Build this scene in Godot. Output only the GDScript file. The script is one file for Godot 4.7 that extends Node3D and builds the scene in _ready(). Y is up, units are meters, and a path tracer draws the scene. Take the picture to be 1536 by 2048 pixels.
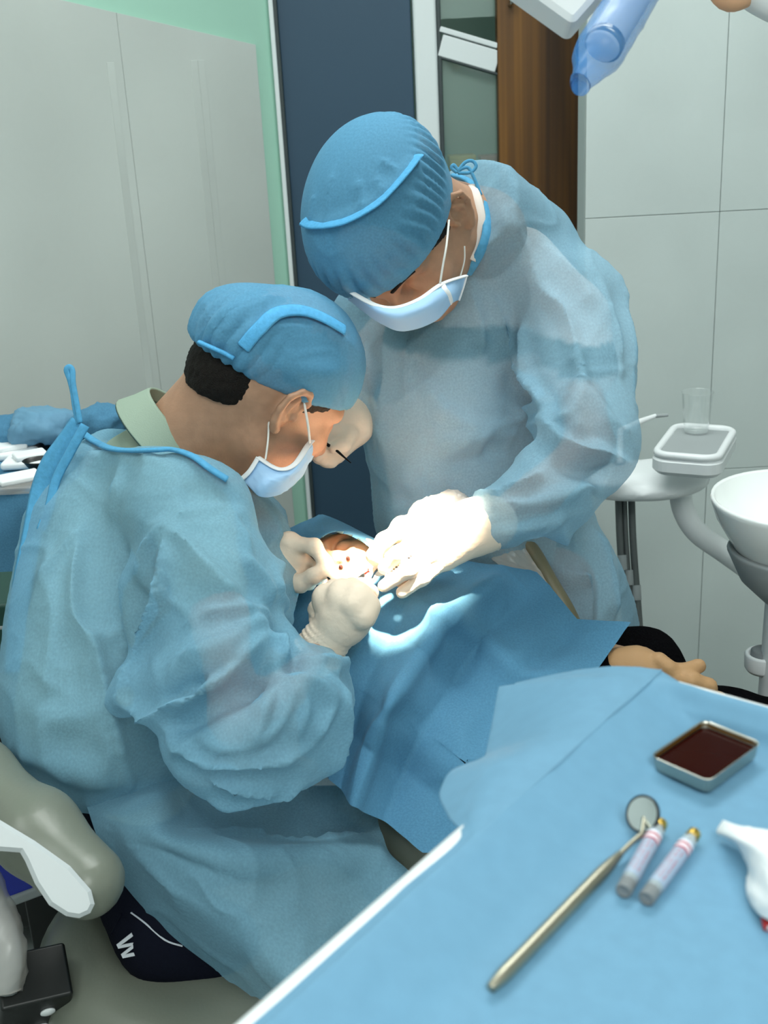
extends Node3D
# A dental surgery: two clinicians in disposable gowns treat a draped patient. y is up, metres.
const CAM := Vector3(0, 1.5, 0)
const FOCAL := 2300.0            # focal length for a picture of 1536 x 2048
var fwd: Vector3
var rgt: Vector3
var upv: Vector3
var M := {}
var rng := RandomNumberGenerator.new()
var crumple := FastNoiseLite.new()
var ripple := FastNoiseLite.new()
var used := {}

func axes() -> void:
	var p := deg_to_rad(20.0)
	var r := deg_to_rad(3.05)
	fwd = Vector3(0, -sin(p), -cos(p))
	var u0 := Vector3(0, cos(p), -sin(p))
	rgt = Vector3.RIGHT * cos(r) - u0 * sin(r)
	upv = u0 * cos(r) + Vector3.RIGHT * sin(r)

func ray(x: float, y: float) -> Vector3: return fwd + rgt * ((x - 768.0) / FOCAL) - upv * ((y - 1024.0) / FOCAL)
func at(x: float, y: float, d: float) -> Vector3: return CAM + ray(x, y) * d
func on_y(x: float, y: float, h: float) -> Vector3:
	var r := ray(x, y)
	return CAM + r * ((h - CAM.y) / r.y)
func on_z(x: float, y: float, z: float) -> Vector3:
	var r := ray(x, y)
	return CAM + r * ((z - CAM.z) / r.z)
func turned(x: float, y: float, z: float) -> Vector3: return (rgt * x + upv * y - fwd * z).normalized()

# ---------- naming ----------
func numbered(called: String) -> String:
	used[called] = used.get(called, -1) + 1
	return called if used[called] == 0 else "%s_%03d" % [called, used[called]]

func thing(called: String, label: String, category: String, where := Vector3.ZERO, group := "", basis_ := Basis()) -> Node3D:
	var o := Node3D.new()
	o.name = numbered(called)
	o.transform = Transform3D(basis_, where)
	add_child(o, true)
	o.set_meta("label", label)
	o.set_meta("category", category)
	if group: o.set_meta("group", group)
	return o

# a part: vertices are given in world space and moved into the space of the thing
func part(called: String, mesh: Mesh, m: Material, parent: Node3D, xf := Transform3D(), label := "") -> MeshInstance3D:
	var o := MeshInstance3D.new()
	o.name = called
	o.mesh = mesh
	o.material_override = m
	parent.add_child(o, true)
	o.transform = xf
	if label: o.set_meta("label", label)
	return o

func world_part(called: String, mesh: Mesh, m: Material, parent: Node3D, label := "") -> MeshInstance3D:
	var x := parent.transform
	var n: Node = parent.get_parent()
	while n is Node3D and n != self:
		x = n.transform * x
		n = n.get_parent()
	return part(called, mesh, m, parent, x.affine_inverse(), label)

func structure(called: String, mesh: Mesh, m: Material, xf := Transform3D(), label := "") -> MeshInstance3D:
	var o := part(numbered(called), mesh, m, self, xf)
	o.set_meta("kind", "structure")
	if label:
		o.set_meta("label", label)
	return o

func as_structure(called: String, label: String) -> Node3D:
	var o := Node3D.new()
	o.name = numbered(called)
	add_child(o, true)
	o.set_meta("kind", "structure")
	o.set_meta("label", label)
	return o

# ---------- meshes: triangles are listed counter-clockwise seen from outside ----------
class Geo:
	var v := PackedVector3Array()
	var n := PackedVector3Array()
	var uv := PackedVector2Array()
	var col := PackedColorArray()
	var ix := PackedInt32Array()
	func tri(a: int, b: int, c: int) -> void:
		ix.append(a); ix.append(b); ix.append(c)
	func quad(a: int, b: int, c: int, d: int) -> void:
		tri(a, b, c); tri(a, c, d)
	func add(p: Vector3) -> int:
		v.append(p)
		return v.size() - 1
	func face(pts: Array) -> void:      # a flat polygon with edges of its own
		var f := v.size()
		for p in pts: v.append(p)
		for i in range(1, pts.size() - 1): tri(f, f + i, f + i + 1)
	func merge(o: Geo, x := Transform3D()) -> void:
		var f := v.size()
		if uv.size() < f: uv.resize(f)
		if col.size() < f and o.col.size() > 0:
			col.resize(f)
		for p in o.v: v.append(x * p)
		for i in o.ix: ix.append(i + f)
		if o.uv.size() == o.v.size(): uv.append_array(o.uv)
		uv.resize(v.size())
		if o.col.size() > 0: col.append_array(o.col)
	func normals() -> PackedVector3Array:
		var r := PackedVector3Array()
		r.resize(v.size())
		for i in range(0, ix.size(), 3):
			var a := ix[i]
			var b := ix[i + 1]
			var c := ix[i + 2]
			var k := (v[b] - v[a]).cross(v[c] - v[a])
			r[a] += k
			r[b] += k
			r[c] += k
		for i in r.size(): r[i] = r[i].normalized() if r[i].length_squared() > 0.0 else Vector3.UP
		return r
	func mesh() -> ArrayMesh:
		var arr := []
		arr.resize(Mesh.ARRAY_MAX)
		arr[Mesh.ARRAY_VERTEX] = v
		arr[Mesh.ARRAY_NORMAL] = n if n.size() == v.size() else normals()
		if uv.size() == v.size() and v.size() > 0: arr[Mesh.ARRAY_TEX_UV] = uv
		if col.size() == v.size() and v.size() > 0: arr[Mesh.ARRAY_COLOR] = col
		var r := PackedInt32Array()
		r.resize(ix.size())
		for i in range(0, ix.size(), 3):
			r[i] = ix[i]
			r[i + 1] = ix[i + 2]
			r[i + 2] = ix[i + 1]
		arr[Mesh.ARRAY_INDEX] = r
		var m := ArrayMesh.new()
		m.add_surface_from_arrays(Mesh.PRIMITIVE_TRIANGLES, arr)
		return m

# box with rounded edges, centred
func rbox(size: Vector3, r := 0.004, seg := 2) -> Geo:
	var g := Geo.new()
	var h := size * 0.5
	r = minf(r, minf(h.x, minf(h.y, h.z)) * 0.98)
	var inner := h - Vector3.ONE * r
	var ts := PackedFloat32Array()
	for i in seg + 1: ts.append(-1.0 - float(seg - i) / seg)      # -2 .. -1 : the rounded rim
	for i in seg + 1: ts.append(1.0 + float(i) / seg)
	for ax in 3:
		for s in [-1.0, 1.0]:
			var f := g.v.size()
			var cnt := ts.size()
			for a in cnt:
				for b in cnt:
					var p := Vector3.ZERO
					var c := Vector3.ZERO
					var ids := [(ax + 1) % 3, (ax + 2) % 3]
					var vals := [ts[a], ts[b]]
					c[ax] = s * inner[ax]
					p[ax] = s
					for k in 2:
						var t: float = vals[k]
						c[ids[k]] = signf(t) * inner[ids[k]]
						p[ids[k]] = signf(t) * tan((absf(t) - 1.0) * PI / 4.0)
					g.v.append(c + p.normalized() * r)
					g.n.append(p.normalized())
					g.uv.append(Vector2(float(a) / (cnt - 1), float(b) / (cnt - 1)))
			for a in cnt - 1:
				for b in cnt - 1:
					var q := f + a * cnt + b
					if s > 0: g.quad(q, q + cnt, q + cnt + 1, q + 1)
					else: g.quad(q, q + 1, q + cnt + 1, q + cnt)
	return g

func frame_from(d: Vector3, hint := Vector3.UP) -> Basis:      # z along d
	var z := d.normalized()
	if absf(z.dot(hint)) > 0.98: hint = Vector3.RIGHT if absf(z.x) < 0.9 else Vector3.FORWARD
	var x := hint.cross(z).normalized()
	return Basis(x, z.cross(x), z)

func smooth_path(pts: Array, per := 6, closed := false) -> PackedVector3Array:
	var r := PackedVector3Array()
	var c := pts.size()
	for i in (c if closed else c - 1):
		var a: Vector3 = pts[(i - 1 + c) % c] if closed or i > 0 else pts[0]
		var b: Vector3 = pts[i]
		var d: Vector3 = pts[(i + 1) % c]
		var e: Vector3 = pts[(i + 2) % c] if closed or i + 2 < c else pts[c - 1]
		for k in per: r.append(b.cubic_interpolate(d, a, e, float(k) / per))
	if not closed: r.append(pts[c - 1])
	return r

# a tube along points; radius is a number or one per point; flat squeezes it into a band
func tube(pts: PackedVector3Array, radius: Variant, sides := 10, flat := 1.0, hint := Vector3.UP, closed := false) -> Geo:
	var g := Geo.new()
	var c := pts.size()
	var up := hint
	for i in c:
		var d: Vector3
		if closed: d = pts[(i + 1) % c] - pts[(i - 1 + c) % c]
		else: d = pts[mini(i + 1, c - 1)] - pts[maxi(i - 1, 0)]
		var fr := frame_from(d, up)
		up = fr.y
		var r: float = radius if radius is float else radius[i]
		for k in sides:
			var a := TAU * k / sides
			g.add(pts[i] + fr.x * cos(a) * r + fr.y * sin(a) * r * flat)
			g.uv.append(Vector2(float(k) / sides, float(i) / maxi(1, c - 1)))
	for i in (c if closed else c - 1):
		var j := (i + 1) % c
		for k in sides:
			var l := (k + 1) % sides
			g.quad(i * sides + k, i * sides + l, j * sides + l, j * sides + k)
	if not closed:
		for e in [0, c - 1]:
			var m := g.add(pts[e])
			g.uv.append(Vector2.ZERO)
			for k in sides:
				var l := (k + 1) % sides
				if e == 0: g.tri(m, e * sides + l, e * sides + k)
				else: g.tri(m, e * sides + k, e * sides + l)
	return g

# turn a profile of (radius, height) round y; profile runs so that the outside is on the right going up
func lathe(profile: Array, sides := 32, squash := Vector2.ONE) -> Geo:
	var g := Geo.new()
	var c := profile.size()
	for i in c:
		for k in sides + 1:
			var a := TAU * k / sides
			g.add(Vector3(cos(a) * profile[i].x * squash.x, profile[i].y, -sin(a) * profile[i].x * squash.y))
			g.uv.append(Vector2(float(k) / sides, float(i) / (c - 1)))
	var w := sides + 1
	for i in c - 1:
		for k in sides: g.quad(i * w + k, i * w + k + 1, (i + 1) * w + k + 1, (i + 1) * w + k)
	var nn := g.normals()           # close the seam
	for i in c:
		var s := (nn[i * w] + nn[i * w + sides]).normalized()
		nn[i * w] = s
		nn[i * w + sides] = s
	g.n = nn
	return g

# slab with a given outline (2D, counter-clockwise) in the plane of x and y, thickness along z, with a chamfer
func slab(outline: PackedVector2Array, thick: float, bevel := 0.003) -> Geo:
	var g := Geo.new()
	var inner := outline
	var off := Geometry2D.offset_polygon(outline, -bevel, Geometry2D.JOIN_MITER)
	if off.size() == 1 and off[0].size() == outline.size(): inner = off[0]
	var best := 0
	if inner != outline:            # offset_polygon may start elsewhere
		var dd := 1e9
		for i in inner.size():
			var d := inner[i].distance_squared_to(outline[0])
			if d < dd:
				dd = d
				best = i
	var c := outline.size()
	var h := thick * 0.5
	var rings := [[outline, -h + bevel, 0], [outline, h - bevel, 0]]
	for side in [1, -1]:
		var f := g.v.size()
		for i in c:
			var p := inner[(i + best) % c]
			g.add(Vector3(p.x, p.y, h * side))
		var cap := PackedVector2Array()
		for i in c: cap.append(inner[(i + best) % c])
		var t := Geometry2D.triangulate_polygon(cap)
		for i in range(0, t.size(), 3):
			var a := cap[t[i]]
			var cr := (cap[t[i + 1]] - a).cross(cap[t[i + 2]] - a)
			if (cr > 0) == (side > 0): g.tri(f + t[i], f + t[i + 1], f + t[i + 2])
			else: g.tri(f + t[i], f + t[i + 2], f + t[i + 1])
		for i in c:
			var j := (i + 1) % c
			var pts := [Vector3(outline[i].x, outline[i].y, (h - bevel) * side), Vector3(outline[j].x, outline[j].y, (h - bevel) * side), Vector3(cap[j].x, cap[j].y, h * side), Vector3(cap[i].x, cap[i].y, h * side)]
			if side < 0: pts.reverse()
			g.face(pts)
	for i in c:
		var j := (i + 1) % c
		g.face([Vector3(outline[i].x, outline[i].y, -h + bevel), Vector3(outline[j].x, outline[j].y, -h + bevel), Vector3(outline[j].x, outline[j].y, h - bevel), Vector3(outline[i].x, outline[i].y, h - bevel)])
	return g

# a cloth through a net of control points (rows of equal length), straight between creases by «sharp»
func net_point(net: Array, u: float, w: float, sharp: float) -> Vector3:
	var rows := net.size()
	var cols: int = net[0].size()
	var i := clampi(int(u), 0, rows - 2)
	var j := clampi(int(w), 0, cols - 2)
	var fu := u - i
	var fw := w - j
	var lin: Vector3 = net[i][j].lerp(net[i][j + 1], fw).lerp(net[i + 1][j].lerp(net[i + 1][j + 1], fw), fu)
	if sharp >= 1.0: return lin
	var r := []
	for k in [-1, 0, 1, 2]:
		var row: Array = net[clampi(i + k, 0, rows - 1)]
		r.append(row[j].cubic_interpolate(row[j + 1], row[maxi(j - 1, 0)], row[mini(j + 2, cols - 1)], fw))
	var cub: Vector3 = r[1].cubic_interpolate(r[2], r[0], r[3], fu)
	return cub.lerp(lin, sharp)

func cloth(net: Array, per: int, sharp: float, thick := 0.0012, amp := 0.0, size := 0.05, sd := 1, hole := Vector3.ZERO, hole_r := 0.0, hole_dir := Vector3.UP) -> Geo:
	var g := Geo.new()
	var nu: int = (net.size() - 1) * per
	var nw: int = (net[0].size() - 1) * per
	for i in nu + 1:
		for j in nw + 1:
			g.add(net_point(net, float(i) / per, float(j) / per, sharp))
			g.uv.append(Vector2(float(j) / nw, float(i) / nu))
	if hole_r > 0.0:
		for i in g.v.size():
			var away := g.v[i] - hole
			away -= hole_dir * away.dot(hole_dir)
			if away.length() < hole_r: g.v[i] += away.normalized() * (hole_r - away.length())
	var w := nw + 1
	var cells := []
	for i in nu:
		for j in nw:
			var q := i * w + j
			if hole_r > 0.0:
				var away := (g.v[q] + g.v[q + w + 1] + g.v[q + 1] + g.v[q + w]) * 0.25 - hole
				if (away - hole_dir * away.dot(hole_dir)).length() < hole_r * 0.999: continue
			cells.append(q)
			g.quad(q, q + w, q + w + 1, q + 1)
	var nn := g.normals()
	if amp > 0.0:
		wrinkle(g, nn, size, amp, sd)
		nn = g.normals()
	if thick > 0.0:
		var f := g.v.size()
		for i in f:
			g.add(g.v[i] - nn[i] * thick)
			g.uv.append(g.uv[i])
		for q in cells: g.quad(f + q, f + q + 1, f + q + w + 1, f + q + w)
		var edges := {}
		for k in range(0, cells.size() * 6, 3):
			for e in 3:
				var a: int = g.ix[k + e]
				var b: int = g.ix[k + (e + 1) % 3]
				edges[Vector2i(a, b)] = true
		for e in edges:
			if not edges.has(Vector2i(e.y, e.x)): g.quad(e.x, e.x + f, e.y + f, e.y)
	return g

# ---------- distance fields, meshed as surface nets ----------
class Field:
	var kind := PackedInt32Array()        # 0 cone, 1 ellipsoid, 2 half-space (keeps the side below)
	var a := PackedVector3Array()
	var ba := PackedVector3Array()
	var il := PackedFloat32Array()
	var ra := PackedFloat32Array()
	var dr := PackedFloat32Array()
	var k := PackedFloat32Array()
	var op := PackedInt32Array()          # 0 join, 1 cut away, 2 keep only
	var inv: Array[Transform3D] = []
	var rad := PackedVector3Array()
	func _push(kd: int, p: Vector3, d: Vector3, r0: float, r1: float, kk: float, o: int, t := Transform3D(), rr := Vector3.ONE) -> void:
		kind.append(kd); a.append(p); ba.append(d)
		il.append(1.0 / maxf(d.length_squared(), 1e-9))
		ra.append(r0); dr.append(r1 - r0); k.append(kk); op.append(o); inv.append(t); rad.append(rr)
	func cone(p: Vector3, q: Vector3, r0: float, r1: float, kk := 0.02, o := 0) -> void: _push(0, p, q - p, r0, r1, kk, o)
	func ball(p: Vector3, r: float, kk := 0.02, o := 0) -> void: _push(0, p, Vector3(0, 1e-5, 0), r, r, kk, o)
	func egg(p: Vector3, b: Basis, r: Vector3, kk := 0.02, o := 0) -> void: _push(1, p, Vector3.UP, maxf(r.x, maxf(r.y, r.z)), 0, kk, o, Transform3D(b, p).affine_inverse(), r)
	func below(p: Vector3, nrm: Vector3, kk := 0.005, o := 2) -> void: _push(2, p, nrm.normalized(), 0, 0, kk, o)
	func chain(pts: Array, rs: Array, kk := 0.02) -> void:
		for i in pts.size() - 1: cone(pts[i], pts[i + 1], rs[i], rs[i + 1], kk)
	func one(i: int, p: Vector3) -> float:
		if kind[i] == 0:
			var pa := p - a[i]
			var t := clampf(pa.dot(ba[i]) * il[i], 0.0, 1.0)
			return (pa - ba[i] * t).length() - ra[i] - dr[i] * t
		if kind[i] == 1:
			var q := inv[i] * p
			var r := rad[i]
			var k0 := (q / r).length()
			var k1 := (q / (r * r)).length()
			return k0 * (k0 - 1.0) / k1 if k1 > 1e-6 else -minf(r.x, minf(r.y, r.z))
		return (p - a[i]).dot(ba[i])
	func dist(p: Vector3, use: PackedInt32Array) -> float:
		var d := 1.0
		for i in use:
			var e := one(i, p)
			var kk := k[i]
			if op[i] == 0:
				var h := maxf(kk - absf(d - e), 0.0) / kk
				d = minf(d, e) - h * h * kk * 0.25
			else:
				if op[i] == 1: e = -e
				var h := maxf(kk - absf(d - e), 0.0) / kk
				d = maxf(d, e) + h * h * kk * 0.25
		return d
	func all() -> PackedInt32Array: return PackedInt32Array(range(kind.size()))
	func d(p: Vector3) -> float: return dist(p, all())
	func toward(p: Vector3, dir: Vector3, most := 3.0) -> Vector3:     # walk from p until the surface
		var t := 0.0
		dir = dir.normalized()
		var every := all()
		for i in 80:
			var e := dist(p + dir * t, every)
			if e < 0.0004: break
			t += e * 0.8
			if t > most: break
		return p + dir * t
	func net(cell: float) -> Geo:
		var lo := Vector3.ONE * 1e9
		var hi := -lo
		var kmax := 0.0
		for i in kind.size():
			if op[i] != 0: continue
			var r := maxf(ra[i], ra[i] + (dr[i] if kind[i] == 0 else 0.0)) + k[i] * 0.3
			var ends := [a[i], a[i] + ba[i]] if kind[i] == 0 else [a[i]]
			kmax = maxf(kmax, k[i])
			for e in ends:
				lo = lo.min(e - Vector3.ONE * r)
				hi = hi.max(e + Vector3.ONE * r)
		lo -= Vector3.ONE * cell * 2
		hi += Vector3.ONE * cell * 2
		var bl := 4
		var nb := Vector3i(((hi - lo) / (cell * bl)).ceil())
		var nx := nb.x * bl + 1
		var ny := nb.y * bl + 1
		var nz := nb.z * bl + 1
		var sxy := nx * ny
		var val := PackedFloat32Array()
		val.resize(nx * ny * nz)
		val.fill(9.0)
		var id := PackedInt32Array()
		id.resize(nx * ny * nz)
		id.fill(-1)
		var every := all()
		var half := cell * bl * 0.5
		var diag := half * 1.7321
		var cellsat := PackedInt32Array()
		var starts := []
		for bz in nb.z:
			for by in nb.y:
				for bx in nb.x:
					var c := lo + Vector3(bx, by, bz) * (cell * bl) + Vector3.ONE * half
					var d := 1.0
					var near := PackedFloat32Array()
					near.resize(every.size())
					for i in every:
						var e := one(i, c)
						near[i] = e
						if op[i] == 0: d = minf(d, e)
					if d > diag + kmax * 0.7: continue
					if d < -diag * 1.6:
						var cut := false
						for i in every:
							if op[i] != 0 and absf(near[i]) < diag + k[i]: cut = true
						if not cut: continue
					var use := PackedInt32Array()
					for i in every:
						if op[i] != 0 or near[i] < d + 2.0 * diag + k[i] + kmax * 0.7: use.append(i)
					var any := false
					var neg := false
					var pos := false
					for z in bl + 1:
						for y in bl + 1:
							var at := (bz * bl + z) * sxy + (by * bl + y) * nx + bx * bl
							for x in bl + 1:
								var e := val[at + x]
								if e == 9.0:
									e = dist(lo + Vector3(bx * bl + x, by * bl + y, bz * bl + z) * cell, use)
									val[at + x] = e
								if e < 0.0: neg = true
								else: pos = true
					if not (neg and pos): continue
					for z in bl:
						for y in bl:
							var at := (bz * bl + z) * sxy + (by * bl + y) * nx + bx * bl
							for x in bl: cellsat.append(at + x)
		var g := Geo.new()
		var offs := [0, 1, nx, nx + 1, sxy, sxy + 1, sxy + nx, sxy + nx + 1]
		var cor := [Vector3(0, 0, 0), Vector3(1, 0, 0), Vector3(0, 1, 0), Vector3(1, 1, 0), Vector3(0, 0, 1), Vector3(1, 0, 1), Vector3(0, 1, 1), Vector3(1, 1, 1)]
		var ed := [[0, 1], [2, 3], [4, 5], [6, 7], [0, 2], [1, 3], [4, 6], [5, 7], [0, 4], [1, 5], [2, 6], [3, 7]]
		var have := PackedInt32Array()
		var f := PackedFloat32Array()
		f.resize(8)
		for c in cellsat:
			var mask := 0
			for q in 8:
				f[q] = val[c + offs[q]]
				if f[q] < 0.0: mask |= 1 << q
			if mask == 0 or mask == 255: continue
			var s := Vector3.ZERO
			var cnt := 0
			for e in ed:
				var p: int = e[0]
				var q: int = e[1]
				if (mask >> p) & 1 != (mask >> q) & 1:
					var u: Vector3 = cor[p]
					s += u.lerp(cor[q], f[p] / (f[p] - f[q]))
					cnt += 1
			var z := c / sxy
			var y := (c - z * sxy) / nx
			var x := c - z * sxy - y * nx
			id[c] = g.add(lo + (Vector3(x, y, z) + s / cnt) * cell)
			have.append(c)
		for c in have:
			var v0 := val[c] < 0.0
			for ax in 3:
				var st: int = [1, nx, sxy][ax]
				if (val[c + st] < 0.0) == v0: continue
				var s1: int = [nx, sxy, 1][ax]
				var s2: int = [sxy, 1, nx][ax]
				var p := id[c]
				var q := id[c - s1] if c >= s1 else -1
				var r := id[c - s1 - s2] if c >= s1 + s2 else -1
				var t := id[c - s2] if c >= s2 else -1
				if q < 0 or r < 0 or t < 0: continue
				if v0: g.quad(p, q, r, t)
				else: g.quad(p, t, r, q)
		return g

# raise or sink a mesh along a line: a fold in cloth
func fold(g: Geo, nn: PackedVector3Array, line: PackedVector3Array, width: float, height: float, sharp := 1.0) -> void:
	var box := AABB(line[0], Vector3.ZERO)
	for p in line: box = box.expand(p)
	box = box.grow(width * 2.5)
	var lens := PackedFloat32Array([0.0])
	for i in line.size() - 1: lens.append(lens[i] + line[i].distance_to(line[i + 1]))
	var total := lens[lens.size() - 1]
	for i in g.v.size():
		var p := g.v[i]
		if not box.has_point(p): continue
		var best := 1e9
		var along := 0.0
		var side := 0.0
		for s in line.size() - 1:
			var e := line[s + 1] - line[s]
			var t := clampf((p - line[s]).dot(e) / maxf(e.length_squared(), 1e-9), 0.0, 1.0)
			var d := p.distance_to(line[s] + e * t)
			if d < best:
				best = d
				along = (lens[s] + e.length() * t) / total
				side = (p - line[s] - e * t).dot(e.cross(nn[i]))
		if best < width * 2.5:
			var x := best / width
			var shape := exp(-x * 1.1) * (1.0 - smoothstep(1.7, 2.5, x)) if sharp > 0.5 else exp(-x * x)
			if sharp > 0.5 and side < 0.0: shape = exp(-x * 2.6)
			g.v[i] = p + nn[i] * height * shape * minf(1.0, 5.0 * minf(along + 0.05, 1.05 - along))

func wrinkle(g: Geo, nn: PackedVector3Array, size: float, height: float, seed_ := 1, stretch := Vector3.ONE) -> void:
	crumple.seed = seed_
	ripple.seed = seed_ + 7
	for i in g.v.size():
		var p := g.v[i] * stretch / size
		var w := ripple.get_noise_3dv(p * 55.0)
		var r := 1.0 - absf(crumple.get_noise_3dv(p * 100.0 + Vector3.ONE * w * 40.0)) * 2.6      # sharp ridges between facets
		g.v[i] += nn[i] * height * (r * maxf(r, 0.0) * 0.55 - 0.2 + w * 1.1)

func smooth(g: Geo, times: int, much := 0.5) -> void:
	var c := g.v.size()
	for t in times:
		var sum := PackedVector3Array()
		sum.resize(c)
		var cnt := PackedFloat32Array()
		cnt.resize(c)
		for i in range(0, g.ix.size(), 3):
			var a := g.ix[i]
			var b := g.ix[i + 1]
			var d := g.ix[i + 2]
			sum[a] += g.v[b] + g.v[d]
			sum[b] += g.v[a] + g.v[d]
			sum[d] += g.v[a] + g.v[b]
			cnt[a] += 2.0
			cnt[b] += 2.0
			cnt[d] += 2.0
		for i in c: g.v[i] = g.v[i].lerp(sum[i] / maxf(cnt[i], 1.0), much)

# ---------- materials ----------
func noise_tex(freq: float, octaves := 4, size := 512, kind := FastNoiseLite.TYPE_SIMPLEX_SMOOTH, normal := false, ramp: Gradient = null, sd := 3) -> NoiseTexture2D:
	var n := FastNoiseLite.new()
	n.noise_type = kind
	n.frequency = freq
	n.fractal_octaves = octaves
	n.seed = sd
	var t := NoiseTexture2D.new()
	t.width = size
	t.height = size
	t.seamless = true
	t.noise = n
	t.as_normal_map = normal
	if ramp: t.color_ramp = ramp
	return t

func shades(lo: float, hi: float) -> Gradient:
	var g := Gradient.new()
	g.set_color(0, Color(lo, lo, lo))
	g.set_color(1, Color(hi, hi, hi))
	return g

func mat(called: String, c: Variant, rough := 0.6, metal := 0.0, spec := 0.5) -> StandardMaterial3D:
	var m := StandardMaterial3D.new()
	m.resource_name = called
	m.albedo_color = Color.html(c) if c is String else c
	m.roughness = rough
	m.metallic = metal
	m.metallic_specular = spec
	m.cull_mode = BaseMaterial3D.CULL_DISABLED
	M[called] = m
	return m

func grain(m: StandardMaterial3D, albedo: Texture2D, relief: Texture2D, height: float, scale: float) -> StandardMaterial3D:
	m.uv1_triplanar = true
	m.uv1_scale = Vector3.ONE * scale
	if albedo: m.albedo_texture = albedo
	if relief:
		m.heightmap_enabled = true
		m.heightmap_texture = relief
		m.heightmap_scale = height
	return m

func see_through(m: StandardMaterial3D, alpha: float) -> StandardMaterial3D:
	m.transparency = BaseMaterial3D.TRANSPARENCY_ALPHA
	m.albedo_color.a = alpha
	return m

func materials() -> void:
	var fibre := noise_tex(0.06, 4, 512)
	var fibre_tint := noise_tex(0.03, 5, 512, FastNoiseLite.TYPE_SIMPLEX_SMOOTH, false, shades(0.86, 1.0), 9)
	var soft := noise_tex(0.012, 3, 512)
	var weave := noise_tex(0.12, 2, 256)
	see_through(grain(mat("gown_far", "a4d3ec", 0.75, 0, 0.3), fibre_tint, fibre, 0.012, 16.0), 0.58)
	see_through(grain(mat("gown_near", "94cbe6", 0.75, 0, 0.3), fibre_tint, fibre, 0.012, 16.0), 0.62)
	grain(mat("gown_edge", "62b4e2", 0.7, 0, 0.3), fibre_tint, fibre, 0.03, 7.0)
	grain(mat("cap", "66a8cf", 0.75, 0, 0.3), fibre_tint, fibre, 0.012, 16.0)
	see_through(M.cap, 0.76)
	grain(mat("cap_band", "5cb0e4", 0.75, 0, 0.3), fibre_tint, fibre, 0.04, 9.0)
	grain(mat("drape", "5288aa", 0.8, 0, 0.3), fibre_tint, fibre, 0.012, 16.0)
	grain(mat("table_paper", "6b99b6", 0.65, 0, 0.35), noise_tex(0.03, 3, 256, FastNoiseLite.TYPE_SIMPLEX_SMOOTH, false, shades(0.96, 1.0), 12), null, 0, 8.0)
	for k in ["gown_far", "gown_near", "cap", "drape", "table_paper", "gown_edge"]:
		M[k].rim_enabled = true
		M[k].rim = 0.25
		M[k].rim_tint = 0.6
	for k in ["gown_far", "gown_near", "gown_edge"]:
		M[k].backlight_enabled = true
		M[k].backlight = Color(0.52, 0.6, 0.63)
	mat("mask", "a8cdf0", 0.8, 0, 0.3)
	mat("mask_white", "eef0f2", 0.8, 0, 0.3)
	mat("loop", "eceae4", 0.7)
	grain(mat("skin", "b98f74", 0.52, 0, 0.4), noise_tex(0.02, 4, 256, FastNoiseLite.TYPE_SIMPLEX_SMOOTH, false, shades(0.9, 1.0), 5), weave, 0.02, 9.0)
	grain(mat("skin_fair", "d9ab88", 0.5, 0, 0.4), null, weave, 0.015, 9.0)
	for k in ["skin", "skin_fair"]:
		M[k].subsurf_scatter_enabled = true
		M[k].subsurf_scatter_strength = 0.05
	grain(mat("hand_skin", "a9855f", 0.55, 0, 0.35), null, weave, 0.02, 10.0)
	mat("lips", "c98a74", 0.4)
	mat("arm_tube", "6f6a52", 0.45)
	mat("core_brown", "7a4a2c", 0.5)
	mat("mouth", "b5434a", 0.35)
	mat("teeth", "f0e9da", 0.25)
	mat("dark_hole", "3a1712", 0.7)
	grain(mat("hair", "171310", 0.7, 0, 0.3), null, noise_tex(0.2, 2, 256), 0.15, 12.0)
	grain(mat("glove", "e8d6c2", 0.55, 0, 0.4), null, noise_tex(0.03, 3, 256), 0.06, 10.0)
	grain(mat("polo_green", "93a495", 0.9, 0, 0.2), null, weave, 0.03, 14.0)
	grain(mat("shirt_white", "e6dbd4", 0.85, 0, 0.2), null, weave, 0.03, 12.0)
	grain(mat("shirt_stripe", "2c4a48", 0.85, 0, 0.2), null, weave, 0.03, 12.0)
	grain(mat("denim", "10131f", 0.9, 0, 0.2), null, weave, 0.05, 14.0)
	grain(mat("fleece", "0a0a0c", 1.0, 0, 0.1), null, noise_tex(0.09, 4, 256), 0.25, 10.0)
	mat("thread", "c4c8cf", 0.8)
	grain(mat("vinyl", "70756a", 0.36, 0, 0.5), null, weave, 0.01, 6.0)
	mat("white_plastic", "e4e8ea", 0.35, 0, 0.5)
	mat("shell_plastic", "c3c9cb", 0.4, 0, 0.5)
	mat("ceramic", "eef2f1", 0.12, 0, 0.55)
	mat("grey_mat", "9aa0a2", 0.6)
	mat("grey_rubber", "565c5c", 0.6)
	mat("black_plastic", "101312", 0.4)
	mat("steel", "b9b6ac", 0.28, 1.0)
	mat("steel_dull", "a9a493", 0.38, 1.0)
	mat("brass", "d8b45a", 0.3, 1.0)
	mat("mirror", "dfe8ea", 0.03, 1.0)
	mat("dark_steel", "3a3a3c", 0.3, 1.0)
	var iodine := mat("iodine", "260603", 0.12, 0, 0.18)
	mat("iodine_film", "7a5208", 0.25, 0.3)
	var wrap := mat("blue_wrap", Color(0.22, 0.58, 0.90, 0.42), 0.3, 0, 0.6)
	wrap.transparency = BaseMaterial3D.TRANSPARENCY_ALPHA
	var film := mat("clear_film", Color(0.85, 0.83, 0.80, 0.35), 0.28, 0, 0.7)
	film.transparency = BaseMaterial3D.TRANSPARENCY_ALPHA
	var pane := mat("pane", Color(0.80, 0.95, 0.90, 0.10), 0.05, 0, 0.5)
	pane.transparency = BaseMaterial3D.TRANSPARENCY_ALPHA
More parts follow.
